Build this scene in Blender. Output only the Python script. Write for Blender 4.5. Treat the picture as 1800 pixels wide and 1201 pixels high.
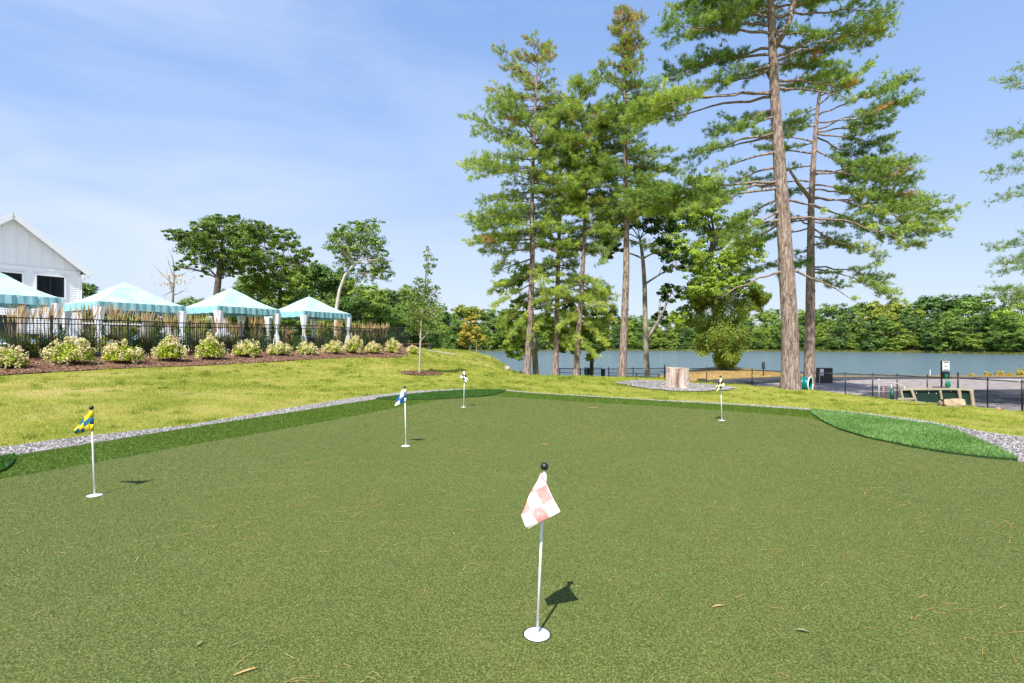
import bpy, bmesh, math, random
import numpy as np
from mathutils import Vector, Matrix
S = bpy.context.scene
COL = S.collection
for o in list(bpy.data.objects): bpy.data.objects.remove(o, do_unlink=True)
PI = math.pi
# ------------------------------------------------------------------ camera
H, F, HOR = 1.25, 900.0, 606.0
cam_d = bpy.data.cameras.new('camera'); cam = bpy.data.objects.new('camera', cam_d); COL.objects.link(cam)
cam.location = (0, 0, H); cam.rotation_euler = (PI/2, 0, 0)
cam_d.sensor_width = 36; cam_d.lens = 36*F/1800; cam_d.shift_y = (HOR-600.5)/1800
cam_d.clip_start = 0.05; cam_d.clip_end = 6000
S.camera = cam
# ------------------------------------------------------------------ light
SUN_DIR = Vector((-0.165, -0.485, 0.72)).normalized()
elev = math.asin(SUN_DIR.z); az = math.atan2(SUN_DIR.x, SUN_DIR.y)
w = bpy.data.worlds.new('World'); S.world = w; w.use_nodes = True
nt = w.node_tree; nt.nodes.clear()
def N(t, typ, **k):
    n = t.nodes.new(typ)
    for a, b in k.items(): setattr(n, a, b)
    return n
out = N(nt, 'ShaderNodeOutputWorld'); bg = N(nt, 'ShaderNodeBackground'); bg.inputs[1].default_value = 0.085
sky = N(nt, 'ShaderNodeTexSky', sky_type='NISHITA'); sky.sun_disc = False
sky.sun_elevation = elev; sky.sun_rotation = az % (2*PI); sky.altitude = 50
sky.air_density = 1.1; sky.dust_density = 1.0; sky.ozone_density = 2.0
tc = N(nt, 'ShaderNodeTexCoord'); sep = N(nt, 'ShaderNodeSeparateXYZ')
nt.links.new(tc.outputs['Generated'], sep.inputs[0])
mp = N(nt, 'ShaderNodeMapping'); mp.inputs['Scale'].default_value = (0.9, 1.3, 3.4); mp.inputs['Rotation'].default_value = (0.25, 0.35, 0.4)
mp.inputs['Location'].default_value = (0.35, 0.2, 0.1)
ns = N(nt, 'ShaderNodeTexNoise'); ns.inputs['Scale'].default_value = 1.5; ns.inputs['Detail'].default_value = 9; ns.inputs['Roughness'].default_value = 0.52
ns.inputs['Distortion'].default_value = 0.35
rp = N(nt, 'ShaderNodeValToRGB'); rp.color_ramp.elements[0].position = 0.38; rp.color_ramp.elements[1].position = 0.70
ml = N(nt, 'ShaderNodeMapRange'); ml.inputs[1].default_value = 0.35; ml.inputs[2].default_value = -0.75; ml.inputs[3].default_value = 0.14; ml.inputs[4].default_value = 1.0
mu = N(nt, 'ShaderNodeMath', operation='MULTIPLY'); mu2 = N(nt, 'ShaderNodeMath', operation='MULTIPLY'); mu2.inputs[1].default_value = 0.85
mx = N(nt, 'ShaderNodeMix', data_type='RGBA'); mx.inputs[7].default_value = (6.2, 6.9, 8.0, 1)
nt.links.new(tc.outputs['Generated'], mp.inputs[0]); nt.links.new(mp.outputs[0], ns.inputs[0]); nt.links.new(ns.outputs[0], rp.inputs[0])
nt.links.new(sep.outputs[0], ml.inputs[0]); nt.links.new(rp.outputs[0], mu.inputs[0]); nt.links.new(ml.outputs[0], mu.inputs[1]); nt.links.new(mu.outputs[0], mu2.inputs[0])
nt.links.new(mu2.outputs[0], mx.inputs[0]); 
rz_ = N(nt, 'ShaderNodeValToRGB'); ez_ = rz_.color_ramp.elements
for k_, (po, c_) in enumerate([(0.0,(.56,.63,.78)),(.16,(.50,.61,.84)),(.34,(.36,.53,.90)),(.56,(.26,.44,.85)),(.78,(.10,.20,.45))]):  # unseen zenith darkened to weaken the fill light of the sky
    if k_ > 1: ez_.new(po)
    ez_[k_].position = po; ez_[k_].color = (*c_, 1)
vm = N(nt, 'ShaderNodeMix', data_type='RGBA'); vm.inputs[0].default_value = .62
vs_ = N(nt, 'ShaderNodeVectorMath', operation='SCALE'); vs_.inputs['Scale'].default_value = 10.0
nt.links.new(sep.outputs[2], rz_.inputs[0]); nt.links.new(rz_.outputs[0], vs_.inputs[0]); nt.links.new(vs_.outputs[0], vm.inputs[7]); nt.links.new(sky.outputs[0], vm.inputs[6]); nt.links.new(vm.outputs[2], mx.inputs[6]); nt.links.new(mx.outputs[2], bg.inputs[0]); nt.links.new(bg.outputs[0], out.inputs[0])
sl = bpy.data.lights.new('sun', 'SUN'); sl.energy = 5.0; sl.angle = math.radians(0.55); sl.color = (1.0, 0.955, 0.88)
so = bpy.data.objects.new('sun', sl); COL.objects.link(so); so.rotation_euler = SUN_DIR.to_track_quat('Z', 'Y').to_euler()
S.view_settings.view_transform = 'Standard'; S.view_settings.look = 'None'; S.view_settings.gamma = 1
S.view_settings.exposure = 0.7

# ------------------------------------------------------------------ helpers
def W(px, py, Y): return Vector(((px-900)/F*Y, Y, H+(HOR-py)/F*Y))
def G(px, py, z=0.0):
    Y = F*(H-z)/(py-HOR); return Vector(((px-900)/F*Y, Y, z))
MATS = {}
def ramp(t, cols, pos=None):
    r = N(t, 'ShaderNodeValToRGB'); e = r.color_ramp.elements
    n = len(cols); pos = pos or [0.3+0.4*i/(n-1) for i in range(n)]
    while len(e) < n: e.new(0.5)
    for i in range(n): e[i].position = pos[i]; e[i].color = (*cols[i], 1)
    return r
def pm(name, cols, scale=5, rough=0.8, bump=0.0, bscale=None, detail=6, pos=None, spec=0.3, stretch=(1,1,1), metal=0, dist=0, bdist=0.02, coord='Object'):
    """procedural principled material: noise -> colour ramp (+ bump)"""
    if name in MATS: return MATS[name]
    m = bpy.data.materials.new(name); m.use_nodes = True; t = m.node_tree; b = t.nodes['Principled BSDF']
    b.inputs['Roughness'].default_value = rough; b.inputs['Specular IOR Level'].default_value = spec; b.inputs['Metallic'].default_value = metal
    tcn = N(t, 'ShaderNodeTexCoord'); mpn = N(t, 'ShaderNodeMapping'); mpn.inputs['Scale'].default_value = stretch
    t.links.new(tcn.outputs[coord], mpn.inputs[0])
    n = N(t, 'ShaderNodeTexNoise'); n.inputs['Scale'].default_value = scale; n.inputs['Detail'].default_value = detail; n.inputs['Distortion'].default_value = dist
    t.links.new(mpn.outputs[0], n.inputs[0]); r = ramp(t, cols, pos); t.links.new(n.outputs[0], r.inputs[0]); t.links.new(r.outputs[0], b.inputs['Base Color'])
    if bump:
        n2 = N(t, 'ShaderNodeTexNoise'); n2.inputs['Scale'].default_value = bscale or scale*3; n2.inputs['Detail'].default_value = 5
        bp = N(t, 'ShaderNodeBump'); bp.inputs['Strength'].default_value = bump; bp.inputs['Distance'].default_value = bdist
        t.links.new(mpn.outputs[0], n2.inputs[0]); t.links.new(n2.outputs[0], bp.inputs['Height']); t.links.new(bp.outputs[0], b.inputs['Normal'])
    MATS[name] = m; return m
def leafmat(name, cols, trans=0.35, pos=None, gloss=0.025, gain=(1,1,1)):
    """foliage: colour from the per-face 'tint' attribute, diffuse + translucent"""
    if name in MATS: return MATS[name]
    m = bpy.data.materials.new(name); m.use_nodes = True; t = m.node_tree; t.nodes.clear()
    o = N(t, 'ShaderNodeOutputMaterial'); a = N(t, 'ShaderNodeAttribute', attribute_name='tint')
    cols = [tuple(min(.95, x*y) for x, y in zip(c, gain)) for c in cols]; n = len(cols); r = ramp(t, cols, pos or [i/(n-1) for i in range(n)])
    d = N(t, 'ShaderNodeBsdfDiffuse'); tr = N(t, 'ShaderNodeBsdfTranslucent'); g = N(t, 'ShaderNodeBsdfGlossy'); g.inputs['Roughness'].default_value = 0.45
    m1 = N(t, 'ShaderNodeMixShader'); m1.inputs[0].default_value = trans; m2 = N(t, 'ShaderNodeMixShader'); m2.inputs[0].default_value = gloss
    t.links.new(a.outputs['Fac'], r.inputs[0]); t.links.new(r.outputs[0], d.inputs[0]); t.links.new(r.outputs[0], tr.inputs[0])
    t.links.new(d.outputs[0], m1.inputs[1]); t.links.new(tr.outputs[0], m1.inputs[2]); t.links.new(m1.outputs[0], m2.inputs[1]); t.links.new(g.outputs[0], m2.inputs[2])
    t.links.new(m2.outputs[0], o.inputs[0]); MATS[name] = m; return m
def flat(name, c, rough=0.6, spec=0.4, metal=0, var=0.06, scale=9, bump=0.0):
    c2 = tuple(max(0, x*(1-var*2)) for x in c); c3 = tuple(min(1, x*(1+var)) for x in c)
    return pm(name, [c2, c, c3], scale, rough, bump, None, 4, None, spec, metal=metal)

def tag(o, label=None, cat=None, group=None, kind=None):
    if label: o['label'] = label
    if cat: o['category'] = cat
    if group: o['group'] = group
    if kind: o['kind'] = kind
    return o
def empty(name, loc=(0,0,0), rz=0):
    o = bpy.data.objects.new(name, None); COL.objects.link(o); o.location = loc; o.rotation_euler = (0,0,rz); o.empty_display_size = .2; return o
def link(name, me, parent=None, loc=None):
    o = bpy.data.objects.new(name, me); COL.objects.link(o)
    if parent is not None: o.parent = parent
    if loc is not None: o.location = loc
    return o
class MB:
    def __init__(s): s.v = []; s.f = []; s.m = []
    def add(s, vs, fs, m=0):
        k = len(s.v); s.v += [tuple(v) for v in vs]; s.f += [tuple(i+k for i in f) for f in fs]; s.m += [m]*len(fs); return s
    def box(s, c, d, rz=0, m=0, M=None):
        vs = [Vector((x*d[0]/2, y*d[1]/2, z*d[2]/2)) for x in (-1,1) for y in (-1,1) for z in (-1,1)]
        if M is not None: vs = [M @ v for v in vs]
        R = Matrix.Rotation(rz, 3, 'Z'); c = Vector(c)
        return s.add([R @ v + c for v in vs], [(0,1,3,2),(4,6,7,5),(0,4,5,1),(2,3,7,6),(0,2,6,4),(1,5,7,3)], m)
    def beam(s, a, b, wd, th, m=0, up=Vector((0,0,1))):
        a = Vector(a); b = Vector(b); d = (b-a).normalized(); r = d.cross(up)
        if r.length < 1e-3: r = d.cross(Vector((0,1,0)))
        r.normalize(); u = r.cross(d)
        vs = [p + r*x*wd/2 + u*y*th/2 for p in (a, b) for x, y in ((-1,-1),(1,-1),(1,1),(-1,1))]
        return s.add(vs, [(0,1,2,3),(7,6,5,4),(0,4,5,1),(1,5,6,2),(2,6,7,3),(3,7,4,0)], m)
    def tube(s, pts, rad, n=8, m=0, cap=True, wob=0, rng=None):
        pts = [Vector(p) for p in pts]; rad = rad if hasattr(rad, '__len__') else [rad]*len(pts)
        vs = []; ref = None
        for i, p in enumerate(pts):
            d = (pts[min(i+1, len(pts)-1)] - pts[max(i-1, 0)]).normalized()
            if ref is None: ref = Vector((1,0,0)) if abs(d.x) < .8 else Vector((0,1,0))
            r = (ref - d*ref.dot(d)).normalized(); u = d.cross(r); ref = r
            for k in range(n):
                q = rad[i]*(1 + (wob*(rng.random()-.5) if wob else 0)); vs.append(p + (r*math.cos(2*PI*k/n) + u*math.sin(2*PI*k/n))*q)
        fs = [(i*n+k, i*n+(k+1)%n, (i+1)*n+(k+1)%n, (i+1)*n+k) for i in range(len(pts)-1) for k in range(n)]
        if cap: fs += [tuple(range(n))[::-1], tuple(range((len(pts)-1)*n, len(pts)*n))]
        return s.add(vs, fs, m)
    def cyl(s, c, r, h, n=16, m=0): c = Vector(c); return s.tube([c, c+Vector((0,0,h))], r, n, m)
    def lathe(s, c, prof, n=16, m=0): c = Vector(c); return s.tube([c+Vector((0,0,z)) for r, z in prof], [max(r, 1e-4) for r, z in prof], n, m)
    def sphere(s, c, r, m=0, n=14, sc=(1,1,1)):
        c = Vector(c); k = n//2; vs = []; 
        for i in range(k+1):
            th = PI*i/k
            for j in range(n): vs.append((c.x+r*sc[0]*math.sin(th)*math.cos(2*PI*j/n), c.y+r*sc[1]*math.sin(th)*math.sin(2*PI*j/n), c.z-r*sc[2]*math.cos(th)))
        return s.add(vs, [(i*n+j, i*n+(j+1)%n, (i+1)*n+(j+1)%n, (i+1)*n+j) for i in range(k) for j in range(n)], m)
    def build(s, name, mats, parent=None, smooth=False, bevel=0):
        me = bpy.data.meshes.new(name); me.from_pydata(s.v, [], s.f)
        for m in (mats if isinstance(mats, (list, tuple)) else [mats]): me.materials.append(m)
        me.polygons.foreach_set('material_index', s.m)
        if smooth: me.shade_smooth() if hasattr(me, 'shade_smooth') else None
        me.update(); o = link(name, me, parent)
        if bevel:
            b = o.modifiers.new('b', 'BEVEL'); b.width = bevel; b.segments = 2; b.limit_method = 'ANGLE'
        return o
def arrmesh(name, v, k, tint=None, mi=None, mats=()):
    """v: (n*k,3) vertices; every k consecutive vertices make a face"""
    v = np.asarray(v, dtype=np.float32).reshape(-1, 3); n = len(v)//k
    me = bpy.data.meshes.new(name); me.vertices.add(len(v)); me.vertices.foreach_set('co', v.ravel())
    me.loops.add(n*k); me.loops.foreach_set('vertex_index', np.arange(n*k, dtype=np.int32))
    me.polygons.add(n); me.polygons.foreach_set('loop_start', np.arange(0, n*k, k, dtype=np.int32))
    try: me.polygons.foreach_set('loop_total', np.full(n, k, dtype=np.int32))
    except Exception: pass
    for m in mats: me.materials.append(m)
    if tint is not None:
        a = me.attributes.new('tint', 'FLOAT', 'FACE'); a.data.foreach_set('value', np.clip(tint, 0, 1).astype(np.float32))
    if mi is not None: me.polygons.foreach_set('material_index', mi.astype(np.int32))
    me.update(calc_edges=True); return me
def unit(a): return a/np.maximum(np.linalg.norm(a, axis=-1, keepdims=True), 1e-9)
def leaf_quads(rs, P, Nrm, size, jit=0.8, aspect=0.6):
    """rhombic leaves at P facing roughly Nrm"""
    n = len(P); nn = unit(Nrm + rs.normal(0, jit, (n,3))); a = unit(np.cross(nn, rs.normal(0,1,(n,3)))); b = np.cross(nn, a)
    sz = (size*rs.uniform(.6, 1.35, n))[:,None]
    return np.stack([P-a*sz*.5, P-b*sz*.5*aspect, P+a*sz*.5, P+b*sz*.5*aspect], 1).reshape(-1,3)
def needle_tris(rs, P, D, k, ln, wd):
    """tufts of k thin needles at P growing along D"""
    n = len(P); P = np.repeat(P, k, 0); D = np.repeat(D, k, 0)
    d = unit(D*0.55 + rs.normal(0, .55, (n*k,3)) + np.array([0,0,.12])); s = unit(np.cross(d, rs.normal(0,1,(n*k,3))))
    L = (ln*rs.uniform(.6,1.2,n*k))[:,None]; P = P + rs.normal(0, ln*.15, (n*k,3))
    return np.stack([P-s*wd*.5, P+s*wd*.5, P+d*L], 1).reshape(-1,3)
def inpoly(P, poly):
    x, y = P[:,0], P[:,1]; c = np.zeros(len(P), bool); q = np.array([(p[0], p[1]) for p in poly]); j = len(q)-1
    for i in range(len(q)):
        xi, yi = q[i]; xj, yj = q[j]
        c ^= ((yi > y) != (yj > y)) & (x < (xj-xi)*(y-yi)/((yj-yi) if yj != yi else 1e-9)+xi); j = i
    return c
def polydist(P, poly):
    q = np.array([(p[0], p[1]) for p in poly]); d = np.full(len(P), 1e9)
    for i in range(len(q)):
        a = q[i]; b = q[(i+1) % len(q)]; ab = b-a; t = np.clip(((P-a)@ab)/max(ab@ab, 1e-9), 0, 1)
        d = np.minimum(d, np.linalg.norm(P-(a+t[:,None]*ab), axis=1))
    return d
def sstep(x, a, b): t = np.clip((x-a)/(b-a), 0, 1); return t*t*(3-2*t)

# ------------------------------------------------------------------ outlines on the ground (metres)
gp = lambda L: [G(x, y) for x, y in L]
XY = lambda x, y: Vector((x, y, 0))
grav_out = [XY(-13,-6), XY(-9.4,0.5)] + gp([(0,785),(100,771),(200,760),(325,747),(450,726),(560,708),(640,696),(695,690),(741,686),(805,683.3),(891,685),(940,689.7),(1040,695.5),(1140,701.5),(1240,706),(1330,711),(1400,715.5),(1511,724),(1622,738),(1689,749.5),(1733,758.6),(1800,767)]) + [XY(7.5,5), XY(8.4,-6)]
fr_out = [XY(-11.5,-6), XY(-7.4,2.4)] + gp([(0,803),(50,796),(100,789),(200,773),(300,757),(400,741.5),(500,726.5),(600,711),(700,696),(780,688),(830,685.5),(890,687.3),(940,691.6),(1100,701),(1200,707),(1300,712.4),(1424,721),(1445,727),(1452,741)]) + [XY(5,5.5), XY(5.2,-6)]
green_pl = [XY(-9.4,-6), XY(-6.6,1.2)] + gp([(0,843.7),(80,830),(160,816),(320,786),(450,763.5),(560,744),(640,728.5),(719,713.5),(768,704),(805,700.8),(869,697),(935,701.5),(1000,706),(1140,714),(1252,721),(1300,725),(1420,734.5),(1444,742),(1473,756.5),(1524,772),(1600,788),(1667,799),(1733,807),(1787,812),(1800,814)]) + [XY(6.2,2.5), XY(6.9,-6)]
turf_patches = [gp([(-60,812),(0,806.5),(27,802),(26,811),(20,819),(8,828),(-60,850)]),
    gp([(660,702),(700,696.5),(760,690.5),(820,686.6),(860,685.8),(889,686.8),(886,689.5),(868,694.3),(840,698.5),(800,701.5),(768,702.5),(735,703.5),(700,704.5)]),
    gp([(1424,721),(1470,725.5),(1511,729.5),(1589,741),(1644,748.5),(1682,758.5),(1722,775.6),(1756,790),(1789,807.2),(1787,810),(1733,805.5),(1667,797.6),(1600,786.5),(1524,770.5),(1473,755),(1444,740.5),(1425,727)])]
# ------------------------------------------------------------------ fence line of the pool terrace
FA = np.array([-14.8, 16.5]); FD = np.array([.389, .921]); FN = np.array([.921, -.389])
def on_line(px, off):           # point on the line parallel to the fence, off metres towards the lawn
    k = (px-900)/F; o = FA + FN*off; t = (k*o[1]-o[0])/(FD[0]-k*FD[1]); return o + FD*t
bush_px = [(13,648,62,.0),(125,641,74,0),(218,640,64,0),(298,636,54,1),(369,633,56,1),(435,628,54,0),(491,625,44,0),(539,624,38,0),(586,622.5,40,0),(623,622.5,38,1),(656,622,36,0),(691,622,30,1),(726,622.5,22,0)]
bed_edge_px = [(-60,666),(0,661),(133,653),(266,646.5),(400,641),(456,638),(563,632),(650,629),(718,626.5)]
ctrl = []
for px, y in [(90,633),(225,629),(334,626.5),(424,622.5),(500,619.5),(566,616.5)]:
    p = on_line(px, 0); ctrl.append((p[0], p[1], W(px, y, p[1]).z))
ctrl.append((*on_line(-100, 0), .7)); ctrl.append((*on_line(710, 0), 1.08))
for px, y, wd, _ in bush_px:
    p = on_line(px, 1.2); ctrl.append((p[0], p[1], W(px, y, p[1]).z))
bed_edge = []
for px, y in bed_edge_px:
    p = on_line(px, 2.6); ctrl.append((p[0], p[1], W(px, y, p[1]).z)); bed_edge.append(Vector((p[0], p[1], 0)))
def C(px, py, Y): p = W(px, py, Y); ctrl.append((p.x, p.y, p.z))
C(738,658,22); C(826,622,47); C(700,646,24); C(800,632,38); C(870,630,45); C(880,650,28)
C(925,661,27); C(977,662,27); C(1012,663,27); C(1093,665,26.5); C(1137,666,27); C(1190,682,20); C(1372,684,20); C(1430,687,20.2)
C(1110,688,18); C(1290,686,19); C(1500,700,18.5); C(1600,712,16.5); C(1710,718,15); C(1790,735,13)
for X, Y, z in [(-30,0,.3),(-12,2,.15),(-12,9,.3),(-30,20,.9),(-22,26,.92),(-14,34,.98),(-35,45,.9),(-20,48,.9),(-9,42,.9),(-8,50,.6),(-30,70,.6),(-16,72,.2),(-9,62,.3),(-4,58,0.0),(-2.5,42,.1),(-6,70,-2.6),
    (1,34,-1.2),(3,33,-1.2),(6,31,-1.25),(10,30.5,-1.3),(13,28,-1.35),(16,25.5,-1.4),(19,22,-1.4),(20.5,19.5,-1.45),(23,14,-1.4),(30,8,-1.2),
    (1,40,-2.3),(3,46,-2.8),(8,40,-1.9),(9,50,-2.8),(0,52,-2.6),(-3,66,-2.8),(14,33,-1.5),(18,34,-1.5),(25,30,-1.5),(32,25,-1.5),(15,44,-1.35),(20,48,-1.25),(23,56,-1.15),(16,60,-2.6),(28,62,-2.5),(25,46,-1.55),(33,46,-1.6),(40,45,-1.6),
    (30,50,-1.85),(40,50,-1.85),(50,50,-1.8),(33,58,-2.8),(45,60,-2.9),(20,70,-2.8),(5,65,-3),(40,72,-3),(-9,20,.22),(-6,28,.3),(8,-8,0),(30,-8,-.5),(12,4,-.3),(14,10,-.7),(2,20,-.12),(6,21,-.3),(-1,30,-.2)]:
    ctrl.append((X, Y, z))
CP = np.array([(a,b) for a,b,_ in ctrl]); CZ = np.array([c for *_, c in ctrl])
_m = lambda r2: np.sqrt(r2 + .8)
_A = _m(((CP[:,None]-CP[None])**2).sum(-1)); _n = len(CP)
_A = np.block([[-_A - np.eye(_n)*0.0 + np.eye(_n)*0.05*-1*-1, np.ones((_n,1))],[np.ones((1,_n)), np.zeros((1,1))]])
_sol = np.linalg.solve(_A, np.append(CZ, 0)); WQ = _sol[:-1]; BQ = _sol[-1]
WATER = -2.0
def hz(X, Y):
    X = np.atleast_1d(np.asarray(X, float)); Y = np.atleast_1d(np.asarray(Y, float))
    P = np.stack([np.clip(X,-38,48), np.clip(Y,-8,74)], 1); z = np.zeros(len(P))
    for i in range(0, len(P), 4000): z[i:i+4000] = -(_m(((P[i:i+4000,None]-CP[None])**2).sum(-1)) @ WQ) + BQ
    z = np.clip(z, -3.4, 1.4)
    P2 = np.stack([X, Y], 1); near = (np.abs(X) < 30) & (Y < 30) & (Y > -15)
    if near.any():
        q = P2[near]; d = polydist(q, grav_out); d[inpoly(q, grav_out)] = 0; k = sstep(d, 0, 2.5); z[near] = -.035*(1-k) + (z[near])*k
    a = X/np.maximum(Y, 1); wy = np.interp(a, [-.3,-.15,.11,.44,.67,.83,1.0,1.3,2.2], [240,244,288,262,225,195,162,125,70])
    s = np.clip((Y-wy)/7, -1, 1); zf = WATER + .75*s + np.clip((Y-wy)*.012, 0, 3)*(Y > wy)
    l = sstep(-a, .175, .215); zf = zf*(1-l) + .5*l
    k = sstep(Y, 60, 74); return z*(1-k) + zf*k
def gz(x, y): return float(hz(x, y)[0])
def hit(px, py):
    lo = 3.0; Y = lo
    while Y < 400:
        p = W(px, py, Y)
        if p.z <= gz(p.x, p.y): break
        Y += .25 if Y < 60 else 1
    return Vector((p.x, p.y, gz(p.x, p.y)))
# ------------------------------------------------------------------ ground sheet
def axis(lo, hi, fine_lo, fine_hi, st, far):
    a = [fine_lo]; 
    while a[-1] < fine_hi: a.append(a[-1]+st)
    s = st
    while a[-1] < hi: s *= far; a.append(a[-1]+s)
    s = st; b = [fine_lo]
    while b[-1] > lo: s *= far; b.append(b[-1]-s)
    return np.array(b[:0:-1] + a)
gx = axis(-2200, 2200, -16, 24, .3, 1.09); gy = axis(-600, 2600, 1, 40, .3, 1.055)
GXX, GYY = np.meshgrid(gx, gy); gzz = hz(GXX.ravel(), GYY.ravel())
nx, ny = len(gx), len(gy)
me = bpy.data.meshes.new('ground'); idx = np.arange(nx*ny).reshape(ny, nx)
fc = np.stack([idx[:-1,:-1], idx[:-1,1:], idx[1:,1:], idx[1:,:-1]], -1).reshape(-1, 4)
me.from_pydata(np.stack([GXX.ravel(), GYY.ravel(), gzz], 1).tolist(), [], fc.tolist())
def lawn_material():
    m = bpy.data.materials.new('lawn'); m.use_nodes = True; t = m.node_tree; b = t.nodes['Principled BSDF']; b.inputs['Roughness'].default_value = .9; b.inputs['Specular IOR Level'].default_value = .1
    c = N(t, 'ShaderNodeTexCoord'); n1 = N(t, 'ShaderNodeTexNoise'); n1.inputs['Scale'].default_value = .55; n1.inputs['Detail'].default_value = 5
    n2 = N(t, 'ShaderNodeTexNoise'); n2.inputs['Scale'].default_value = 9; n2.inputs['Detail'].default_value = 8; n2.inputs['Roughness'].default_value = .7
    r1 = ramp(t, [(.20,.22,.03),(.34,.31,.07),(.46,.36,.14)], [.35,.50,.64]); r2 = ramp(t, [(.35,.45,.3),(1,1,1)], [.3,.62])
    mm = N(t, 'ShaderNodeMix', data_type='RGBA', blend_type='MULTIPLY'); mm.inputs[0].default_value = .8
    for n in (n1, n2): t.links.new(c.outputs['Object'], n.inputs[0])
    t.links.new(n1.outputs[0], r1.inputs[0]); t.links.new(n2.outputs[0], r2.inputs[0]); sp = N(t, 'ShaderNodeSeparateXYZ'); t.links.new(c.outputs['Object'], sp.inputs[0]); mr = N(t, 'ShaderNodeMapRange'); mr.inputs[1].default_value = 62; mr.inputs[2].default_value = 80; t.links.new(sp.outputs[1], mr.inputs[0])
    wf = N(t, 'ShaderNodeMix', data_type='RGBA'); wf.inputs[7].default_value = (.035,.045,.016,1); t.links.new(mr.outputs[0], wf.inputs[0]); t.links.new(r1.outputs[0], wf.inputs[6]); t.links.new(wf.outputs[2], mm.inputs[6]); t.links.new(r2.outputs[0], mm.inputs[7]); t.links.new(mm.outputs[2], b.inputs['Base Color'])
    bp = N(t, 'ShaderNodeBump'); bp.inputs['Strength'].default_value = .8; bp.inputs['Distance'].default_value = .04; t.links.new(n2.outputs[0], bp.inputs['Height']); t.links.new(bp.outputs[0], b.inputs['Normal'])
    return m
me.materials.append(lawn_material()); me.shade_smooth(); tag(link('ground', me), kind='structure')
def drape(name, poly, off, mat, step=.4, kind='structure', skirt=0, z=None):
    bm = bmesh.new(); f = bm.faces.new([bm.verts.new((p[0], p[1], 0)) for p in poly]); 
    if f.calc_area() and f.normal.z < 0: f.normal_flip()
    xs = [p[0] for p in poly]; ys = [p[1] for p in poly]
    if z is None:
        for ax, lo, hi in ((0, min(xs), max(xs)), (1, min(ys), max(ys))):
            q = lo+step
            while q < hi:
                co = Vector((q,0,0)) if ax == 0 else Vector((0,q,0)); no = Vector((1,0,0)) if ax == 0 else Vector((0,1,0))
                bmesh.ops.bisect_plane(bm, geom=bm.verts[:]+bm.edges[:]+bm.faces[:], plane_co=co, plane_no=no); q += step
        v = bm.verts[:]; zz = hz([a.co.x for a in v], [a.co.y for a in v])
        for a, q in zip(v, zz): a.co.z = q+off
    else:
        for a in bm.verts: a.co.z = z
    bmesh.ops.triangulate(bm, faces=bm.faces[:])
    if skirt:
        e = [e for e in bm.edges if e.is_boundary]; r = bmesh.ops.extrude_edge_only(bm, edges=e)
        for g in r['geom']:
            if isinstance(g, bmesh.types.BMVert): g.co.z -= skirt
    bmesh.ops.recalc_face_normals(bm, faces=bm.faces[:])
    me = bpy.data.meshes.new(name); bm.to_mesh(me); bm.free(); me.materials.append(mat); o = link(name, me)
    if kind: o['kind'] = kind
    return o
# ------------------------------------------------------------------ putting green and its borders
def green_material():
    m = bpy.data.materials.new('putting_turf'); m.use_nodes = True; t = m.node_tree; b = t.nodes['Principled BSDF']; b.inputs['Roughness'].default_value = .85; b.inputs['Specular IOR Level'].default_value = .25
    c = N(t, 'ShaderNodeTexCoord')
    def noise(s, d=3, r=.5):
        n = N(t, 'ShaderNodeTexNoise'); n.inputs['Scale'].default_value = s; n.inputs['Detail'].default_value = d; n.inputs['Roughness'].default_value = r; t.links.new(c.outputs['Object'], n.inputs[0]); return n
    n1 = noise(120, 3, .7); n2 = noise(.8, 4); n3 = noise(330, 2); n4 = noise(3.2, 6, .6)
    r1 = ramp(t, [(.045,.064,.012),(.11,.142,.030),(.24,.275,.085)], [.38,.51,.64]); t.links.new(n1.outputs[0], r1.inputs[0])
    r2 = ramp(t, [(.94,.96,.95),(1.05,1.02,1.0)], [.35,.65]); t.links.new(n2.outputs[0], r2.inputs[0])
    mm = N(t, 'ShaderNodeMix', data_type='RGBA', blend_type='MULTIPLY'); mm.inputs[0].default_value = 1; t.links.new(r1.outputs[0], mm.inputs[6]); t.links.new(r2.outputs[0], mm.inputs[7])
    r4 = ramp(t, [(0,0,0),(.22,.22,.22)], [.5,.8]); t.links.new(n4.outputs[0], r4.inputs[0])
    m4 = N(t, 'ShaderNodeMix', data_type='RGBA'); m4.inputs[7].default_value = (.25,.185,.075,1); t.links.new(r4.outputs[0], m4.inputs[0]); t.links.new(mm.outputs[2], m4.inputs[6])
    t.links.new(m4.outputs[2], b.inputs['Base Color'])
    ad = N(t, 'ShaderNodeMath', operation='ADD'); t.links.new(n1.outputs[0], ad.inputs[0]); t.links.new(n3.outputs[0], ad.inputs[1])
    bp = N(t, 'ShaderNodeBump'); bp.inputs['Strength'].default_value = .9; bp.inputs['Distance'].default_value = .006; t.links.new(ad.outputs[0], bp.inputs['Height']); t.links.new(bp.outputs[0], b.inputs['Normal'])
    return m
cups = [G(944,1118), G(166.5,872.5), G(713.5,785), G(815,716.5), G(1269,740)]
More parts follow.
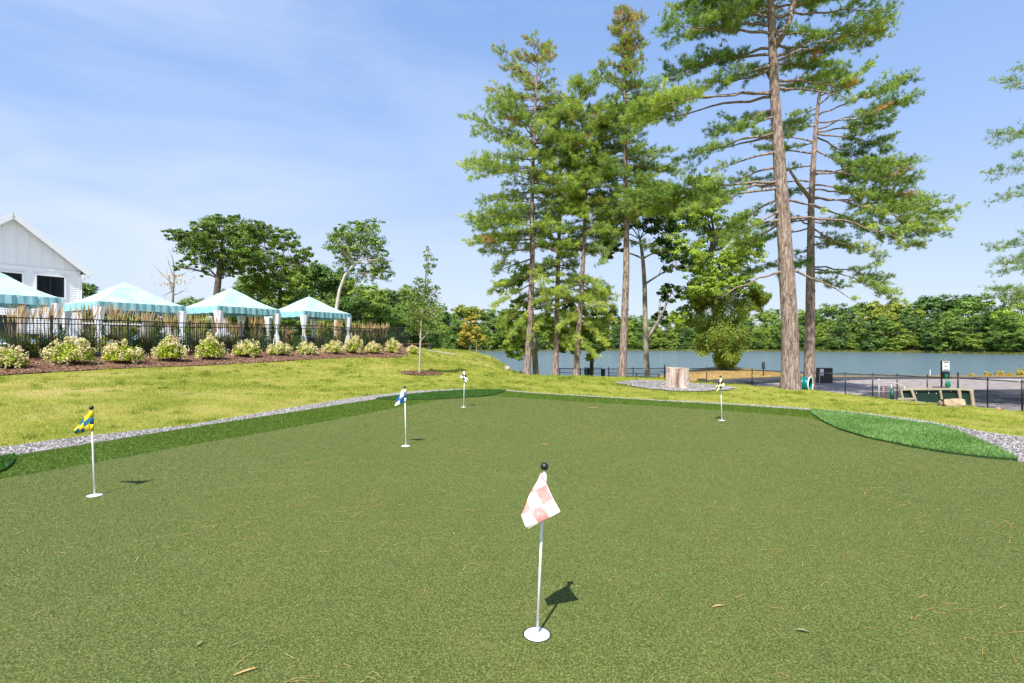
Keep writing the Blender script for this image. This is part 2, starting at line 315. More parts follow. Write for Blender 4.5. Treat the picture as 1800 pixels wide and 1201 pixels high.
def pm_gravel(name, scale, cols):
    m = bpy.data.materials.new(name); m.use_nodes = True; t = m.node_tree; b = t.nodes['Principled BSDF']; b.inputs['Roughness'].default_value = .85
    c = N(t, 'ShaderNodeTexCoord'); v = N(t, 'ShaderNodeTexVoronoi'); v.inputs['Scale'].default_value = scale; t.links.new(c.outputs['Object'], v.inputs[0])
    s = N(t, 'ShaderNodeSeparateColor'); t.links.new(v.outputs['Color'], s.inputs[0]); r = ramp(t, cols, [i/(len(cols)-1) for i in range(len(cols))]); t.links.new(s.outputs[0], r.inputs[0])
    t.links.new(r.outputs[0], b.inputs['Base Color']); bp = N(t, 'ShaderNodeBump'); bp.invert = True; bp.inputs['Strength'].default_value = 1; bp.inputs['Distance'].default_value = .02
    t.links.new(v.outputs['Distance'], bp.inputs['Height']); t.links.new(bp.outputs[0], b.inputs['Normal']); return m
GRAV = pm_gravel('gravel', 42, [(.07,.064,.062),(.16,.15,.147),(.27,.25,.25)])
drape('gravel_border', grav_out, 0, GRAV, z=-.014)
drape('fringe_turf_base', fr_out, 0, pm('fringe_base', [(.03,.06,.006),(.07,.13,.014)], 60, .9), z=-.002, skirt=.03)
gm = green_material()
go = drape('putting_green', green_pl, 0, gm, z=.006, skirt=.012)
go['kind'] = 'structure'
rs = np.random.RandomState(3)
def scatter(poly, dens, rs, excl=()):
    q = np.array([(p[0], p[1]) for p in poly]); lo, hi = q.min(0), q.max(0); lo = np.maximum(lo, [-20, 1.0]); n = int(dens*np.prod(hi-lo)); P = rs.uniform(lo, hi, (n,2)); P = P[inpoly(P, poly)]
    for e in excl: P = P[~inpoly(P, e)]
    return P
def inview(P, m=.08): return P[(np.abs(P[:,0]) < P[:,1]*(1+m)+.3)]
def blades(rs, P, z, h, wd, lean=.5):
    n = len(P); B = np.column_stack([P, z]); th = rs.uniform(0, 2*PI, n); s = np.stack([np.cos(th), np.sin(th), np.zeros(n)], 1)
    d = unit(np.stack([rs.normal(0,lean,n), rs.normal(0,lean,n), np.ones(n)], 1)); hh = (h*rs.uniform(.5,1.3,n))[:,None]; w_ = np.asarray(wd)*np.ones(n)
    return np.stack([B-s*w_[:,None]/2, B+s*w_[:,None]/2, B+d*hh], 1).reshape(-1,3)
# fringe pile (short, dense)
turf_dark = leafmat('fringe_pile', [(.045,.085,.006),(.11,.19,.014),(.20,.30,.035)], .25)
P = inview(scatter(fr_out, 6500, rs, [green_pl])); d = P[:,1]
P = P[rs.random(len(P)) < np.clip(9/np.maximum(d, 4), .35, 1)]
me = arrmesh('fringe_turf', blades(rs, P, np.full(len(P), -.002), .015, .005+.0006*P[:,1]), 3, rs.beta(2,2.4,len(P)), None, [turf_dark])
tag(link('fringe_turf', me), 'dark green short artificial turf band bordering the putting green', 'turf', kind='stuff')
turf_light = leafmat('patch_pile', [(.07,.16,.02),(.17,.34,.07),(.34,.54,.20),(.65,.78,.50)], .3, [0,.4,.8,1])
turf_mid = leafmat('patch_pile_dark', [(.02,.08,.006),(.055,.155,.014),(.13,.27,.04)], .3)
for pl, m, dn, hh, lab in ((turf_patches[0], turf_mid, 9000, .04, 'thick dark turf patch at the left end of the fringe band, cut by the frame'),
                   (turf_patches[1], turf_mid, 5000, .035, 'thick dark green turf patch at the far left corner of the putting green'),
                   (turf_patches[2], turf_light, 8500, .03, 'bright green raised turf crescent on the right edge of the putting green')):
    root = drape('turf_patch', pl, 0, pm('patch_base', [(.012,.035,.006),(.03,.07,.014)], 50, .9), z=.022, skirt=.03, kind=None); tag(root, lab, 'turf patch')
    P = scatter(pl, dn, rs); tt = rs.beta(2,2.6,len(P)) if m is turf_mid else np.clip(rs.beta(2,3,len(P))*.95 + .12*np.sin(P[:,0]*3)*np.sin(P[:,1]*4), 0, 1)
    b = link('turf_pile', arrmesh('turf_pile', blades(rs, P, np.full(len(P), .022), hh, .007, .6), 3, tt, None, [m]), root); b['kind'] = 'stuff'
# short pile of the putting surface, densest where the camera stands close
Q = []
for lo_, hi_, n_, ww in ((1.2,2.6,620000,.0023),(2.6,4.4,520000,.0036),(4.4,7.5,560000,.0056),(7.5,14,620000,.0103)):
    P = rs.uniform((-7.6,lo_),(7.6,hi_),(n_,2)); P = inview(P, .03); P = P[inpoly(P, green_pl)]
    for c_ in cups: P = P[(P[:,0]-c_.x)**2+(P[:,1]-c_.y)**2 > .056**2]
    Q.append(blades(rs, P, np.full(len(P), .005), .0085, ww, .7))
V = np.concatenate(Q); pile = leafmat('green_pile', [(.070,.100,.020),(.135,.180,.042),(.220,.268,.074),(.44,.48,.20)], .3, [0,.4,.8,1])
tag(link('putting_turf_pile', arrmesh('putting_turf_pile', V, 3, rs.beta(2,2.6,len(V)//3), None, [pile])), 'short olive green synthetic turf pile of the putting green', 'turf', kind='stuff')
# stones
def stones(rs, P, z, r):
    n = len(P); base = np.array([[1,0,0],[0,1,0],[-1,0,0],[0,-1,0],[0,0,1],[0,0,-1]], float); tri = [(0,1,4),(1,2,4),(2,3,4),(3,0,4)]
    V = base[None]*rs.uniform(.55,1.2,(n,6,1))*np.array([1,1,.7]); th = rs.uniform(0,2*PI,n); c, s = np.cos(th)[:,None], np.sin(th)[:,None]
    x = V[...,0]*c - V[...,1]*s; y = V[...,0]*s + V[...,1]*c; V = np.stack([x, y, V[...,2]], -1)*(np.asarray(r)*np.ones(n))[:,None,None] + np.column_stack([P, z])[:,None]
    return np.stack([V[:, t] for t in tri], 1).reshape(-1,3), np.repeat(rs.random(n), 4)
stone_m = leafmat('stone_chips', [(.07,.066,.068),(.17,.16,.16),(.28,.265,.265),(.44,.42,.42)], 0, gloss=.03)
P = inview(scatter(grav_out, 1500, rs, [fr_out, green_pl, turf_patches[2]])); v, t_ = stones(rs, P, np.full(len(P), -.012), rs.uniform(.009,.022,len(P)))
tag(link('gravel_stones', arrmesh('gravel_stones', v, 3, t_, None, [stone_m])), 'light grey crushed stone strip round the putting green', 'gravel', kind='stuff')
# ------------------------------------------------------------------ water, dog run, beds
water = bpy.data.materials.new('lake_water'); water.use_nodes = True; t = water.node_tree; b = t.nodes['Principled BSDF']
b.inputs['Base Color'].default_value = (.12,.175,.21,1); b.inputs['Roughness'].default_value = .12; b.inputs['IOR'].default_value = 1.33
c = N(t, 'ShaderNodeTexCoord'); mpn = N(t, 'ShaderNodeMapping'); mpn.inputs['Scale'].default_value = (.6,1.6,1); n = N(t, 'ShaderNodeTexNoise'); n.inputs['Scale'].default_value = 1.7; n.inputs['Detail'].default_value = 8; n.inputs['Roughness'].default_value=.68
bp = N(t, 'ShaderNodeBump'); bp.inputs['Strength'].default_value = .9; bp.inputs['Distance'].default_value = .22
t.links.new(c.outputs['Object'], mpn.inputs[0]); t.links.new(mpn.outputs[0], n.inputs[0]); t.links.new(n.outputs[0], bp.inputs['Height']); t.links.new(bp.outputs[0], b.inputs['Normal'])
o = MB().add([(-900,30,WATER),(1200,30,WATER),(1200,900,WATER),(-900,900,WATER)], [(0,1,2,3)]).build('lake_water', water); tag(o, kind='structure')
chain_px = [(978,35),(1020,34.8),(1070,34.2),(1113,33.5),(1168,32.8),(1242,31.5),(1322,30),(1405,28.3),(1486,26.5),(1534,25.6),(1577,24.8),(1630,23.7),(1684,22.5),(1736,21.6),(1797,20.4),(1880,18.8),(1990,16.5)]
chain = [XY((a-900)/F*b, b) for a, b in chain_px]
run_pl = [p + Vector((-.25,-.9,0)) for p in chain[3:]] + [XY(27,12), XY(52,20), XY(60,44), XY(36,45.5), XY(26,44), XY(20,39), XY(13,36.5), XY(8,36)]
drape('dog_run_ground', run_pl, .03, pm('stone_dust', [(.22,.185,.18),(.33,.285,.275),(.42,.37,.355)], 2.2, .9, .5, 60, dist=.6, detail=10), .6)
path_m = pm('asphalt_and_shade_tone', [(.045,.045,.05),(.07,.07,.075)], 30, .85, .3, 120)  # dark tone serves asphalt and tree shade on the dog run
drape('asphalt_and_shade', [XY(7.5,37),XY(13,37.6),XY(20,40),XY(26,43.5),XY(40,44.4),XY(58,43),XY(58,39.5),XY(40,41.3),XY(29,40.3),XY(22,37),XY(14,34.6),XY(9,34.2)], .06, path_m, .8)
drape('asphalt_and_shade', [XY(17.9,26.9),XY(20.2,24.6),XY(22,24.6),XY(24.5,23.4),XY(30,20),XY(42,26),XY(33,31),XY(26,30.6),XY(20.5,29.3)], .055, path_m, .8)  # dark sheet: asphalt, with tree shade on the paving put into its colour
soil = pm('lake_bank_dry_grass', [(.26,.20,.06),(.46,.30,.11),(.56,.32,.13)], 2.5, .95, .5, 20)
drape('lake_bank', [XY(9,37.5),XY(13,38.2),XY(20,40.8),XY(26,44.2),XY(36,45.9),XY(60,45),XY(60,52),XY(40,53),XY(28,55),XY(22,60),XY(15,56),XY(12,48),XY(8.5,42)], .03, soil, .8)
drape('soil_patch', [XY(*(G(x,y,-1.0).xy)) for x, y in ((1700,716),(1745,713),(1800,722),(1830,735),(1790,733),(1740,724),(1700,722))], .03, pm('bare_soil', [(.20,.11,.06),(.36,.22,.13)], 8, .95, .5, 40), .3)
mulch = pm('mulch', [(.08,.04,.025),(.21,.115,.075),(.34,.20,.14)], 26, .95, 1.0, 45, bdist=.05)
bed_poly = bed_edge + [XY(-7.2,35.2), XY(-8.6,34.6)] + [Vector((*(FA + FD*t - FN*.7), 0)) for t in (19, 10, 0, -8)]
drape('mulch_bed', bed_poly, .03, mulch, .3)
P = scatter(bed_poly, 420, rs); z = hz(P[:,0], P[:,1])+.035
ch = leafmat('mulch_chips', [(.09,.045,.028),(.25,.14,.09),(.44,.28,.19)], 0, gloss=.02)
tag(link('mulch_chips', arrmesh('mulch_chips', leaf_quads(rs, np.column_stack([P, z]), np.tile([0,0,1.], (len(P),1)), .07, .5, .35), 4, rs.random(len(P)), None, [ch])), 'reddish brown wood mulch chips on the planting bed', 'mulch', kind='stuff')
def disc(px, py, Y, r, sq=1.0, n=28, wob=.08):
    c = W(px, py, Y); rr = random.Random(px); return [XY(c.x+r*math.cos(2*PI*i/n)*(1+wob*(rr.random()-.5)), c.y+sq*r*math.sin(2*PI*i/n)*(1+wob*(rr.random()-.5))) for i in range(n)]
ring1 = disc(741, 656, 22, .92); ring2 = disc(826,622,47,1.6); ring3 = disc(1188,681,20,2.2,.68,40,.2)
drape('mulch_ring', ring1, .045, mulch, .3); drape('mulch_ring', ring2, .05, mulch, .4); drape('gravel_circle', ring3, .035, GRAV, .3)
P = scatter(ring1, 900, rs); z = hz(P[:,0], P[:,1])+.06
tag(link('mulch_chips', arrmesh('mulch_chips', leaf_quads(rs, np.column_stack([P, z]), np.tile([0,0,1.], (len(P),1)), .06, .6, .35), 4, rs.random(len(P))*.7, None, [ch])), 'dark mulch chips in the ring under the young sapling', 'mulch', kind='stuff')
P = scatter(ring3, 500, rs); z = hz(P[:,0], P[:,1])+.04; v, t_ = stones(rs, P, z, rs.uniform(.015,.035,len(P)))
tag(link('gravel_stones', arrmesh('gravel_stones', v, 3, t_, None, [stone_m])), 'grey stone chips in the circle round the cut stump', 'gravel', kind='stuff')
# patio and far path
patio_pl = [Vector((*(FA + FD*t - FN*.75), 0)) for t in (-9, 0, 10, 18.5)] + [XY(-10,40), XY(-34,48), XY(-50,20), XY(-34,6)]
drape('terrace_paving', patio_pl, 0, pm('paving', [(.42,.41,.39),(.52,.51,.49)], 4, .85, .2, 40), z=1.0, skirt=.6)
drape('lakeside_path', [XY(-7.0,39.9),XY(-4.6,40.3),XY(-4.5,40.9),XY(-7.3,40.7)], .03, pm('path_concrete', [(.32,.29,.23),(.40,.37,.30)], 4, .9), .5)
# ------------------------------------------------------------------ lawn grass
lawn_leaf = leafmat('lawn_blades', [(.13,.20,.015),(.30,.37,.04),(.52,.52,.10),(.72,.60,.26)], .35, [0,.35,.75,1])
bounds = [XY(-34,2), XY(-14,2)] + [XY(-14,-1), XY(9,-1), XY(24,8), XY(20.5,19.3), XY(19,21.8), XY(17,25.6), XY(13.6,29), XY(8,32), XY(3,33), XY(.5,42), XY(-1,52), XY(-7,56), XY(-9,42), XY(-8,37)] + [Vector((*(FA + FD*t + FN*.4),0)) for t in (20, 10, 0, -8)]
Pl = []
def lawn_pts(n, lo, hi, Dmin, Dmax):
    P = rs.uniform(lo, hi, (n,2)); d = P[:,1]; P = P[(d >= Dmin) & (d < Dmax)]; P = inview(P)
    P = P[inpoly(P, bounds)]
    for e in (grav_out, bed_poly, ring1, ring2, ring3): P = P[~inpoly(P, e)]
    return P
_f = lambda P: .5+.5*np.sin(P[:,0]*1.3+2*np.sin(P[:,1]*.7))*np.sin(P[:,1]*1.1+1.7*np.sin(P[:,0]*.9))
for n, a, b_, hh, wd in ((900000,5,12,.045,.006),(900000,12,20,.055,.012),(800000,20,34,.07,.022),(250000,34,56,.09,.04)):
    P = lawn_pts(n, (-20,a), (21,b_), a, b_); k = _f(P); P = P[rs.random(len(P)) < .55+.45*k]; k = _f(P)
    tc_ = rs.uniform((-20,a),(21,b_),(int(420*(b_-a)/7),2)); gi = (P[:,0]//.5).astype(int)*1000+(P[:,1]//.5).astype(int); tf = np.zeros(len(P))
    for dx in (-.5,0,.5):
        for dy in (-.5,0,.5):
            cell = {}
            for j, c_ in enumerate(tc_): cell[int((c_[0]+dx)//.5)*1000+int((c_[1]+dy)//.5)] = j
            ks = np.array(sorted(cell)); vs2 = np.array([cell[q_] for q_ in ks]); w_ = np.clip(np.searchsorted(ks, gi), 0, len(ks)-1); ok = ks[w_] == gi
            dd = np.linalg.norm(P-tc_[vs2[w_]], axis=1); rr_ = .10+.16*((vs2[w_]*7919 % 97)/97.); tf = np.maximum(tf, np.where(ok, np.clip(1-dd/rr_, 0, 1), 0))
    z = hz(P[:,0], P[:,1])-.005; big = .5+.5*np.sin(P[:,0]*.45+1.3*np.sin(P[:,1]*.31))*np.sin(P[:,1]*.5+P[:,0]*.2); mid_ = .5+.5*np.sin(P[:,0]*3.1+2*np.sin(P[:,1]*2.3))*np.sin(P[:,1]*2.9+P[:,0]*1.1)
    Pl.append((blades(rs, P, z, hh*(.55+.45*k+1.5*tf**.7), wd*(1+.4*tf), .75-.2*tf), np.clip(rs.normal(.50,.20,len(P))+.16*(.5-k)+.22*(big-.5)+.22*(mid_-.5)-.30*tf, 0, 1)))
me = arrmesh('lawn_grass', np.concatenate([a for a,_ in Pl]), 3, np.concatenate([b for _,b in Pl]), None, [lawn_leaf])
tag(link('lawn_grass', me), 'patchy yellow green mown lawn grass between the putting green and the trees', 'grass', kind='stuff')
# ================================================================== OBJECTS
ORD = ['first','second','third','fourth','fifth','sixth','seventh','eighth','ninth','tenth','eleventh','twelfth','thirteenth','fourteenth','fifteenth','sixteenth','seventeenth','eighteenth','nineteenth','twentieth','twenty first','twenty second','twenty third','twenty fourth','twenty fifth','twenty sixth']
black = flat('black_metal', (.012,.012,.013), .4, .5); white = flat('white_paint', (.80,.80,.80), .45, .5, var=.02)
# ---------------- practice flags
rubber = flat('black_knob', (.015,.015,.017), .38, .5); pole_m = flat('white_pole', (.86,.86,.86), .6, .5, var=.02)
cloth = lambda n, c: pm(n, [tuple(x*.86 for x in c), c], 60, .8, .3, 220, spec=.1)
pink = pm('faded_red_nylon', [(.80,.44,.42),(.66,.22,.21),(.80,.38,.36)], 45, .8, .3, 200, dist=1.5)
def flag(i, base, top, ball, hoist, quad, ncell, mats, dq, label, lean=0, sleeve=None, sl_m=(0,)):
    """base/top px of the pole, quad px corners of the cloth, dq depth offsets of its corners"""
    r = empty('practice_flag', base); tag(r, label, 'golf flag', 'short practice flagsticks standing in the putting green')
    Y = base.y; tp = W(top[0], top[1], Y+lean)-base
    MB().tube([Vector((0,0,-.02)), tp*.5, tp], .0062 if i else .0058, 12).build('pole', pole_m, r, True)
    MB().sphere(tp+Vector((0,0,.014)), .0175, n=20).build('knob', rubber, r, True)
    m = MB(); m.lathe((0,0,0), [(.0001,.002),(.046,.002),(.0525,.0055),(.0545,.0085),(.056,.003)], 48); m.tube([(0,0,.0074),(0,0,.016)], .011, 14); m.build('cup', pole_m, r, True)
    hr_ = MB(); hr_.tube([(.0575*math.cos(2*PI*j/40), .0575*math.sin(2*PI*j/40), .0065) for j in range(41)], .0028, 6, cap=False); hr_.build('cup_gap_shade', rubber, r)  # black ring stands for the shaded gap round the sunken cup
    n = 48 if not i else ncell*6; q = [W(x, y, Y+lean+d)-base for (x, y), d in zip(quad, dq)]; vs = []; fs = []; ms = []
    for a in range(n+1):
        for b in range(n+1):
            u, v = a/n, b/n; p = q[0]*(1-u)*(1-v)+q[1]*u*(1-v)+q[2]*u*v+q[3]*(1-u)*v
            p = p + Vector((0, .010*math.sin(u*5+v*2+i), 0)) + Vector((.003*math.sin(v*9+i), 0, .003*math.sin(u*8))); vs.append(p)
    m = MB()
    for a in range(n):
        for b in range(n):
            ca, cb = a*ncell//n, b*ncell//n
            if not i:    # square checks running along the two lower edges of the hanging cloth
                u, v = (a+.5)/n, (b+.5)/n; X_ = [quad[0][t_]*(1-u)*(1-v)+quad[1][t_]*u*(1-v)+quad[2][t_]*u*v+quad[3][t_]*(1-u)*v - quad[1][t_] for t_ in (0,1)]
                a1, a2, b1, b2 = -40/3.163, -72/3.163, -61/3.163, 34/3.163; D_ = a1*b2-a2*b1; ca = math.floor((X_[0]*b2-X_[1]*b1)/D_); cb = math.floor((a1*X_[1]-a2*X_[0])/D_)
            m.f.append((a*(n+1)+b, (a+1)*(n+1)+b, (a+1)*(n+1)+b+1, a*(n+1)+b+1)); m.m.append((ca+cb) % 2)
    m.v = [tuple(v) for v in vs]; f = m.build('flag_cloth', mats, r, True)
    so_ = f.modifiers.new('t', 'SOLIDIFY'); so_.thickness = .0012
    k = len(sl_m); s = MB(); a = W(*sleeve[0], Y+lean)-base; b = W(*sleeve[1], Y+lean)-base
    for j in range(k): s.tube([a+(b-a)*j/k, a+(b-a)*(j+1)/k], .0105 if not i else .013, 12, sl_m[j])
    s.build('sleeve', mats, r, True)
    return r
px3 = lambda L, sc, ox, oy: [(x/sc+ox, y/sc+oy) for x, y in L]
wht = cloth('white_nylon', (.82,.82,.80)); yel = cloth('yellow_nylon', (.75,.55,.03)); blu = cloth('blue_nylon', (.03,.13,.42)); blk = cloth('black_nylon', (.02,.02,.025)); pyel = cloth('pale_yellow_nylon', (.80,.75,.35))
tl = cloth('deep_teal_nylon', (.02,.12,.20))
flag(0, cups[0], (957,826), 0, 0, px3([(285,162),(395,378),(213,482),(175,402)], 3.163, 860, 780), 3, [wht, pink], (-.012,-.05,-.075,-.05), 'nearest practice flag with faded red and white checks on a leaning white pole', -.012, px3([(303,165),(312,236)], 3.163, 860, 780))
flag(1, cups[1], (160.5,720), 0, 0, px3([(622,412),(632,540),(543,582),(520,543)], 4, 0, 620), 3, [yel, tl], (-.012,-.012,.08,.08), 'practice flag with yellow and dark blue checks, leftmost on the green', 0, px3([(642,408),(648,550)], 4, 0, 620), (0,1,0))
flag(2, cups[2], (711.5,683), 0, 0, px3([(368,460),(392,585),(292,628),(325,545)], 5.46, 640, 600), 2, [wht, blu], (-.012,-.012,.10,.10), 'practice flag with white cloth and a blue band, left of centre', 0, px3([(392,458),(395,586)], 5.46, 640, 600), (0,1,0))
flag(3, cups[3], (816.5,656.5), 0, 0, px3([(958,286),(998,372),(985,392),(922,345)], 5.46, 640, 600), 3, [wht, blk], (0,-.06,-.09,-.05), 'farthest small practice flag with white and black checks near the left turf patch', 0, px3([(962,290),(962,372)], 5.46, 640, 600))
flag(4, cups[4], (1266.5,664), 0, 0, px3([(230,400),(279,478),(185,548),(172,505)], 6.207, 1230, 600), 3, [pyel, blk], (0,-.06,-.1,-.05), 'practice flag with pale yellow and black checks in front of the tall pine', 0, px3([(231,405),(233,480)], 6.207, 1230, 600))
# ---------------- litter on the green
rr = random.Random(5)
P = inview(np.column_stack([rs.uniform(-9, 7, 2300), 1.2+10.5*rs.random(2300)**.75])); P = P[inpoly(P, green_pl)]
cl = np.array([[rs.uniform(-5,5.5), rs.uniform(1.6,10)] for _ in range(46)]); P = np.concatenate([P, (cl[rs.randint(0,46,900)] + rs.normal(0,.22,(900,2)))]); P = P[inpoly(P, green_pl)]
n = len(P); th = rs.normal(.15, .75, n); L = rs.uniform(.03,.085,n); wd = .0010+.00040*P[:,1]
d = np.stack([np.cos(th), np.sin(th), 0*th], 1); s = np.stack([-np.sin(th), np.cos(th), 0*th], 1); B = np.column_stack([P, np.full(n, .0138)]); Lc = L[:,None]; wc = wd[:,None]/2
bend = rs.normal(0,.05,n)[:,None]*Lc*s; mid = B+bend+np.array([0,0,.003]); V = []
for a, b in ((B-d*Lc/2, mid), (mid, B+d*Lc/2)): V.append(np.stack([a-s*wc, a+s*wc, b+s*wc, b-s*wc], 1))
me = arrmesh('pine_needle_litter', np.concatenate(V).reshape(-1,3), 4, np.tile(rs.random(n),2), None, [leafmat('dry_needles', [(.40,.18,.045),(.54,.28,.08),(.62,.42,.18)], .1)])
tag(link('pine_needle_litter', me), 'orange brown pine needles scattered over the putting green', 'pine needles', kind='stuff')
def leaf_obj(name, px, py, L, wd, ang, c, lab, cat, curl=.006):
    p = G(px, py); m = MB(); k = 7; vs = []; fs = []
    for i in range(k):
        t_ = i/(k-1); w_ = wd*math.sin(PI*min(max(t_,.04),.96))**.8; z = .011+curl*math.sin(t_*PI)+.002
        for sgn in (-1, 0, 1): vs.append((L*(t_-.5), sgn*w_/2, z + (0 if sgn else -.003)))
    fs = [(i*3+j, i*3+j+1, i*3+j+4, i*3+j+3) for i in range(k-1) for j in range(2)]
    o = m.add(vs, fs).build(name, flat(name+cat.replace(' ','_'), c, .8, .2), None, True); o.location = p; o.rotation_euler.z = ang; s_ = o.modifiers.new('t','SOLIDIFY'); s_.thickness = .0015; tag(o, lab, cat)
leaf_obj('fallen_leaf', 1410, 1114, .055, .016, -.3, (.22,.27,.12), 'small green fallen leaf at the lower right of the putting green', 'leaf')
leaf_obj('wood_chip', 432, 1186, .085, .010, .6, (.62,.36,.16), 'tan bark chip lying at the bottom edge of the putting green', 'bark chip', .003)
leaf_obj('wood_chip', 958, 783, .10, .028, -.2, (.60,.28,.12), 'orange bark chip in the middle of the putting green', 'bark chip', .003)
leaf_obj('wood_chip', 1262, 1070, .065, .009, .25, (.60,.33,.15), 'tan bark sliver right of the nearest flag', 'bark chip', .003)
leaf_obj('wood_chip', 1043, 718, .22, .05, .1, (.55,.30,.14), 'brown bark chip near the far edge of the green', 'bark chip', .004)
leaf_obj('fallen_leaf', 352, 1137, .04, .010, 1.2, (.55,.30,.12), 'curled brown leaf at the lower left of the putting green', 'leaf')

# ---------------- black metal pool fence
fence = empty('picket_fence', (FA[0], FA[1], gz(*FA))); tag(fence, 'long black metal picket fence between the cabanas and the hydrangeas', 'fence')
fo = Vector((FA[0], FA[1], gz(*FA)))
posts_px = [-40, 90.6, 225, 334, 424, 500.7, 566, 622, 671, 714]
pp = [on_line(x, 0) for x in posts_px]; pp = [Vector((p[0], p[1], gz(*p))) for p in pp]
FH = 1.36
e2 = pp[-1] + Vector((-2.5, .4, 0)); e3 = e2 + Vector((-2.5,.4,0)); seq = pp + [Vector((e2.x,e2.y,gz(e2.x,e2.y))), Vector((e3.x,e3.y,gz(e3.x,e3.y)))]
for p in seq:
    m = MB(); q = p-fo; m.box(q+Vector((0,0,FH/2)), (.06,.06,FH+.1), .4); m.box(q+Vector((0,0,FH+.06)), (.075,.075,.03), .4); m.build('post', black, fence)
for a, b in zip(seq[:-1], seq[1:]):
    m = MB(); a = a-fo; b = b-fo; L = (b-a).length; n = max(3, round(L/.092)); th = math.atan2(b.y-a.y, b.x-a.x)
    for z, hh in ((FH-.02,.035),(FH-.19,.03),(.13,.03)): m.beam(a+Vector((0,0,z)), b+Vector((0,0,z)), .03, hh)
    for k in range(1, n): p = a.lerp(b, k/n); m.box(p+Vector((0,0,(FH-.02)/2+.04)), (.016,.016,FH-.10), th)
    m.build('picket_panel', black, fence)
# ---------------- chain-link fence of the dog run
ch_o = Vector((chain[8].x, chain[8].y, gz(*chain[8].xy))); cf = empty('chain_link_fence', ch_o); tag(cf, 'low black chain link fence along the dog run beyond the lawn', 'fence')
CH = 1.2; cpts = [Vector((p.x, p.y, gz(p.x, p.y)+.02)) for p in chain]; wire = flat('black_wire', (.012,.012,.013), .5)
tall = {1070:1.3, 1168:1.4, 1684:1.42}
for (px, _), p in zip(chain_px, cpts):
    h = tall.get(px, CH+.06); m = MB(); m.cyl(p-ch_o, .035 if px in tall or px >= 1790 else .026, h, 10); m.sphere(p-ch_o+Vector((0,0,h)), .036, n=8); m.build('post', black, cf, True)
for a, b in zip(cpts[:-1], cpts[1:]):
    m = MB(); a0 = a-ch_o; b0 = b-ch_o; u = Vector((0,0,1)); m.tube([a0+u*CH, b0+u*CH], .021, 8); m.build('top_rail', black, cf, True)
    m = MB(); m.tube([a0+u*.06, b0+u*.06], .006, 4); L = (b0-a0).length; st = .065; hh = CH-.08; n = int((L+hh)/st)
    for sg in (0, 1):
        for k in range(n):
            s0 = k*st-hh; t0 = max(s0, 0); t1 = min(s0+hh, L)
            if t1 <= t0: continue
            z0 = .06+(t0-s0); z1 = .06+(t1-s0)
            if sg: z0, z1 = .06+hh-(z0-.06), .06+hh-(z1-.06)
            m.beam(a0.lerp(b0, t0/L)+u*z0, a0.lerp(b0, t1/L)+u*z1, .004, .004)
    m.build('wire_mesh', wire, cf)
# second low rail fence at the gate by the left pines
def rail_fence(pxs, h, label, rails=(.55,1.0), name='rail_fence'):
    ps = [W(x, y, Y) for x, y, Y in pxs]; r = empty(name, ps[0]); tag(r, label, 'fence'); o = ps[0]
    for p in ps: MB().box(p-o+Vector((0,0,h/2-.05)), (.06,.06,h+.1)).build('post', black, r)
    m = MB()
    for a, b in zip(ps[:-1], ps[1:]):
        for k in rails: m.beam(a-o+Vector((0,0,h*k)), b-o+Vector((0,0,h*k)), .03, .035)
    m.build('rails', black, r)
rail_fence([(984,664,33.8),(1020,665,33.6)], .62, 'short black rail fence section between two left pines')
rail_fence([(1028,666,33),(1034,666.5,32.9),(1058,667,32.6)], .72, 'short black gate rails beside the dark teal bins')
rail_fence([(1070,667,33.4),(1119,668.5,32.9),(1158,669.5,32.4)], .42, 'lower black rail fence behind the tall straight pine')
# bins
def bin_(px, py, Y, wd, h, m_, label):
    p = W(px, py, Y); r = empty('litter_bin', p, .15); tag(r, label, 'bin')
    b = MB(); b.add([(sx*wd*k/2, sy*wd*k/2, z) for z, k in ((0,.86),(h*.86,1.0)) for sx, sy in ((-1,-1),(1,-1),(1,1),(-1,1))], [(0,1,5,4),(1,2,6,5),(2,3,7,6),(3,0,4,7),(3,2,1,0),(4,5,6,7)])
    for s in (-1,1): b.box((s*wd*.3,-wd*.47,h*.42),(wd*.06,.03,h*.6))
    b.build('body', m_, r, bevel=.01)
    l = MB(); l.box((0,0,h*.89),(wd*1.1,wd*1.1,h*.06)); l.box((0,.02,h*.95),(wd*.8,wd*.8,h*.07)); l.build('lid', m_, r, bevel=.015)
teal_d = flat('dark_teal_plastic', (.01,.06,.085), .45)
bin_(1036, 665, 32.6, .44, .66, teal_d, 'dark teal square bin standing left of the tall straight pine'); bin_(1060, 665.5, 32.4, .22, .62, flat('dark_slate_plastic', (.015,.045,.06), .5), 'narrow dark slate bin right of the teal bin')

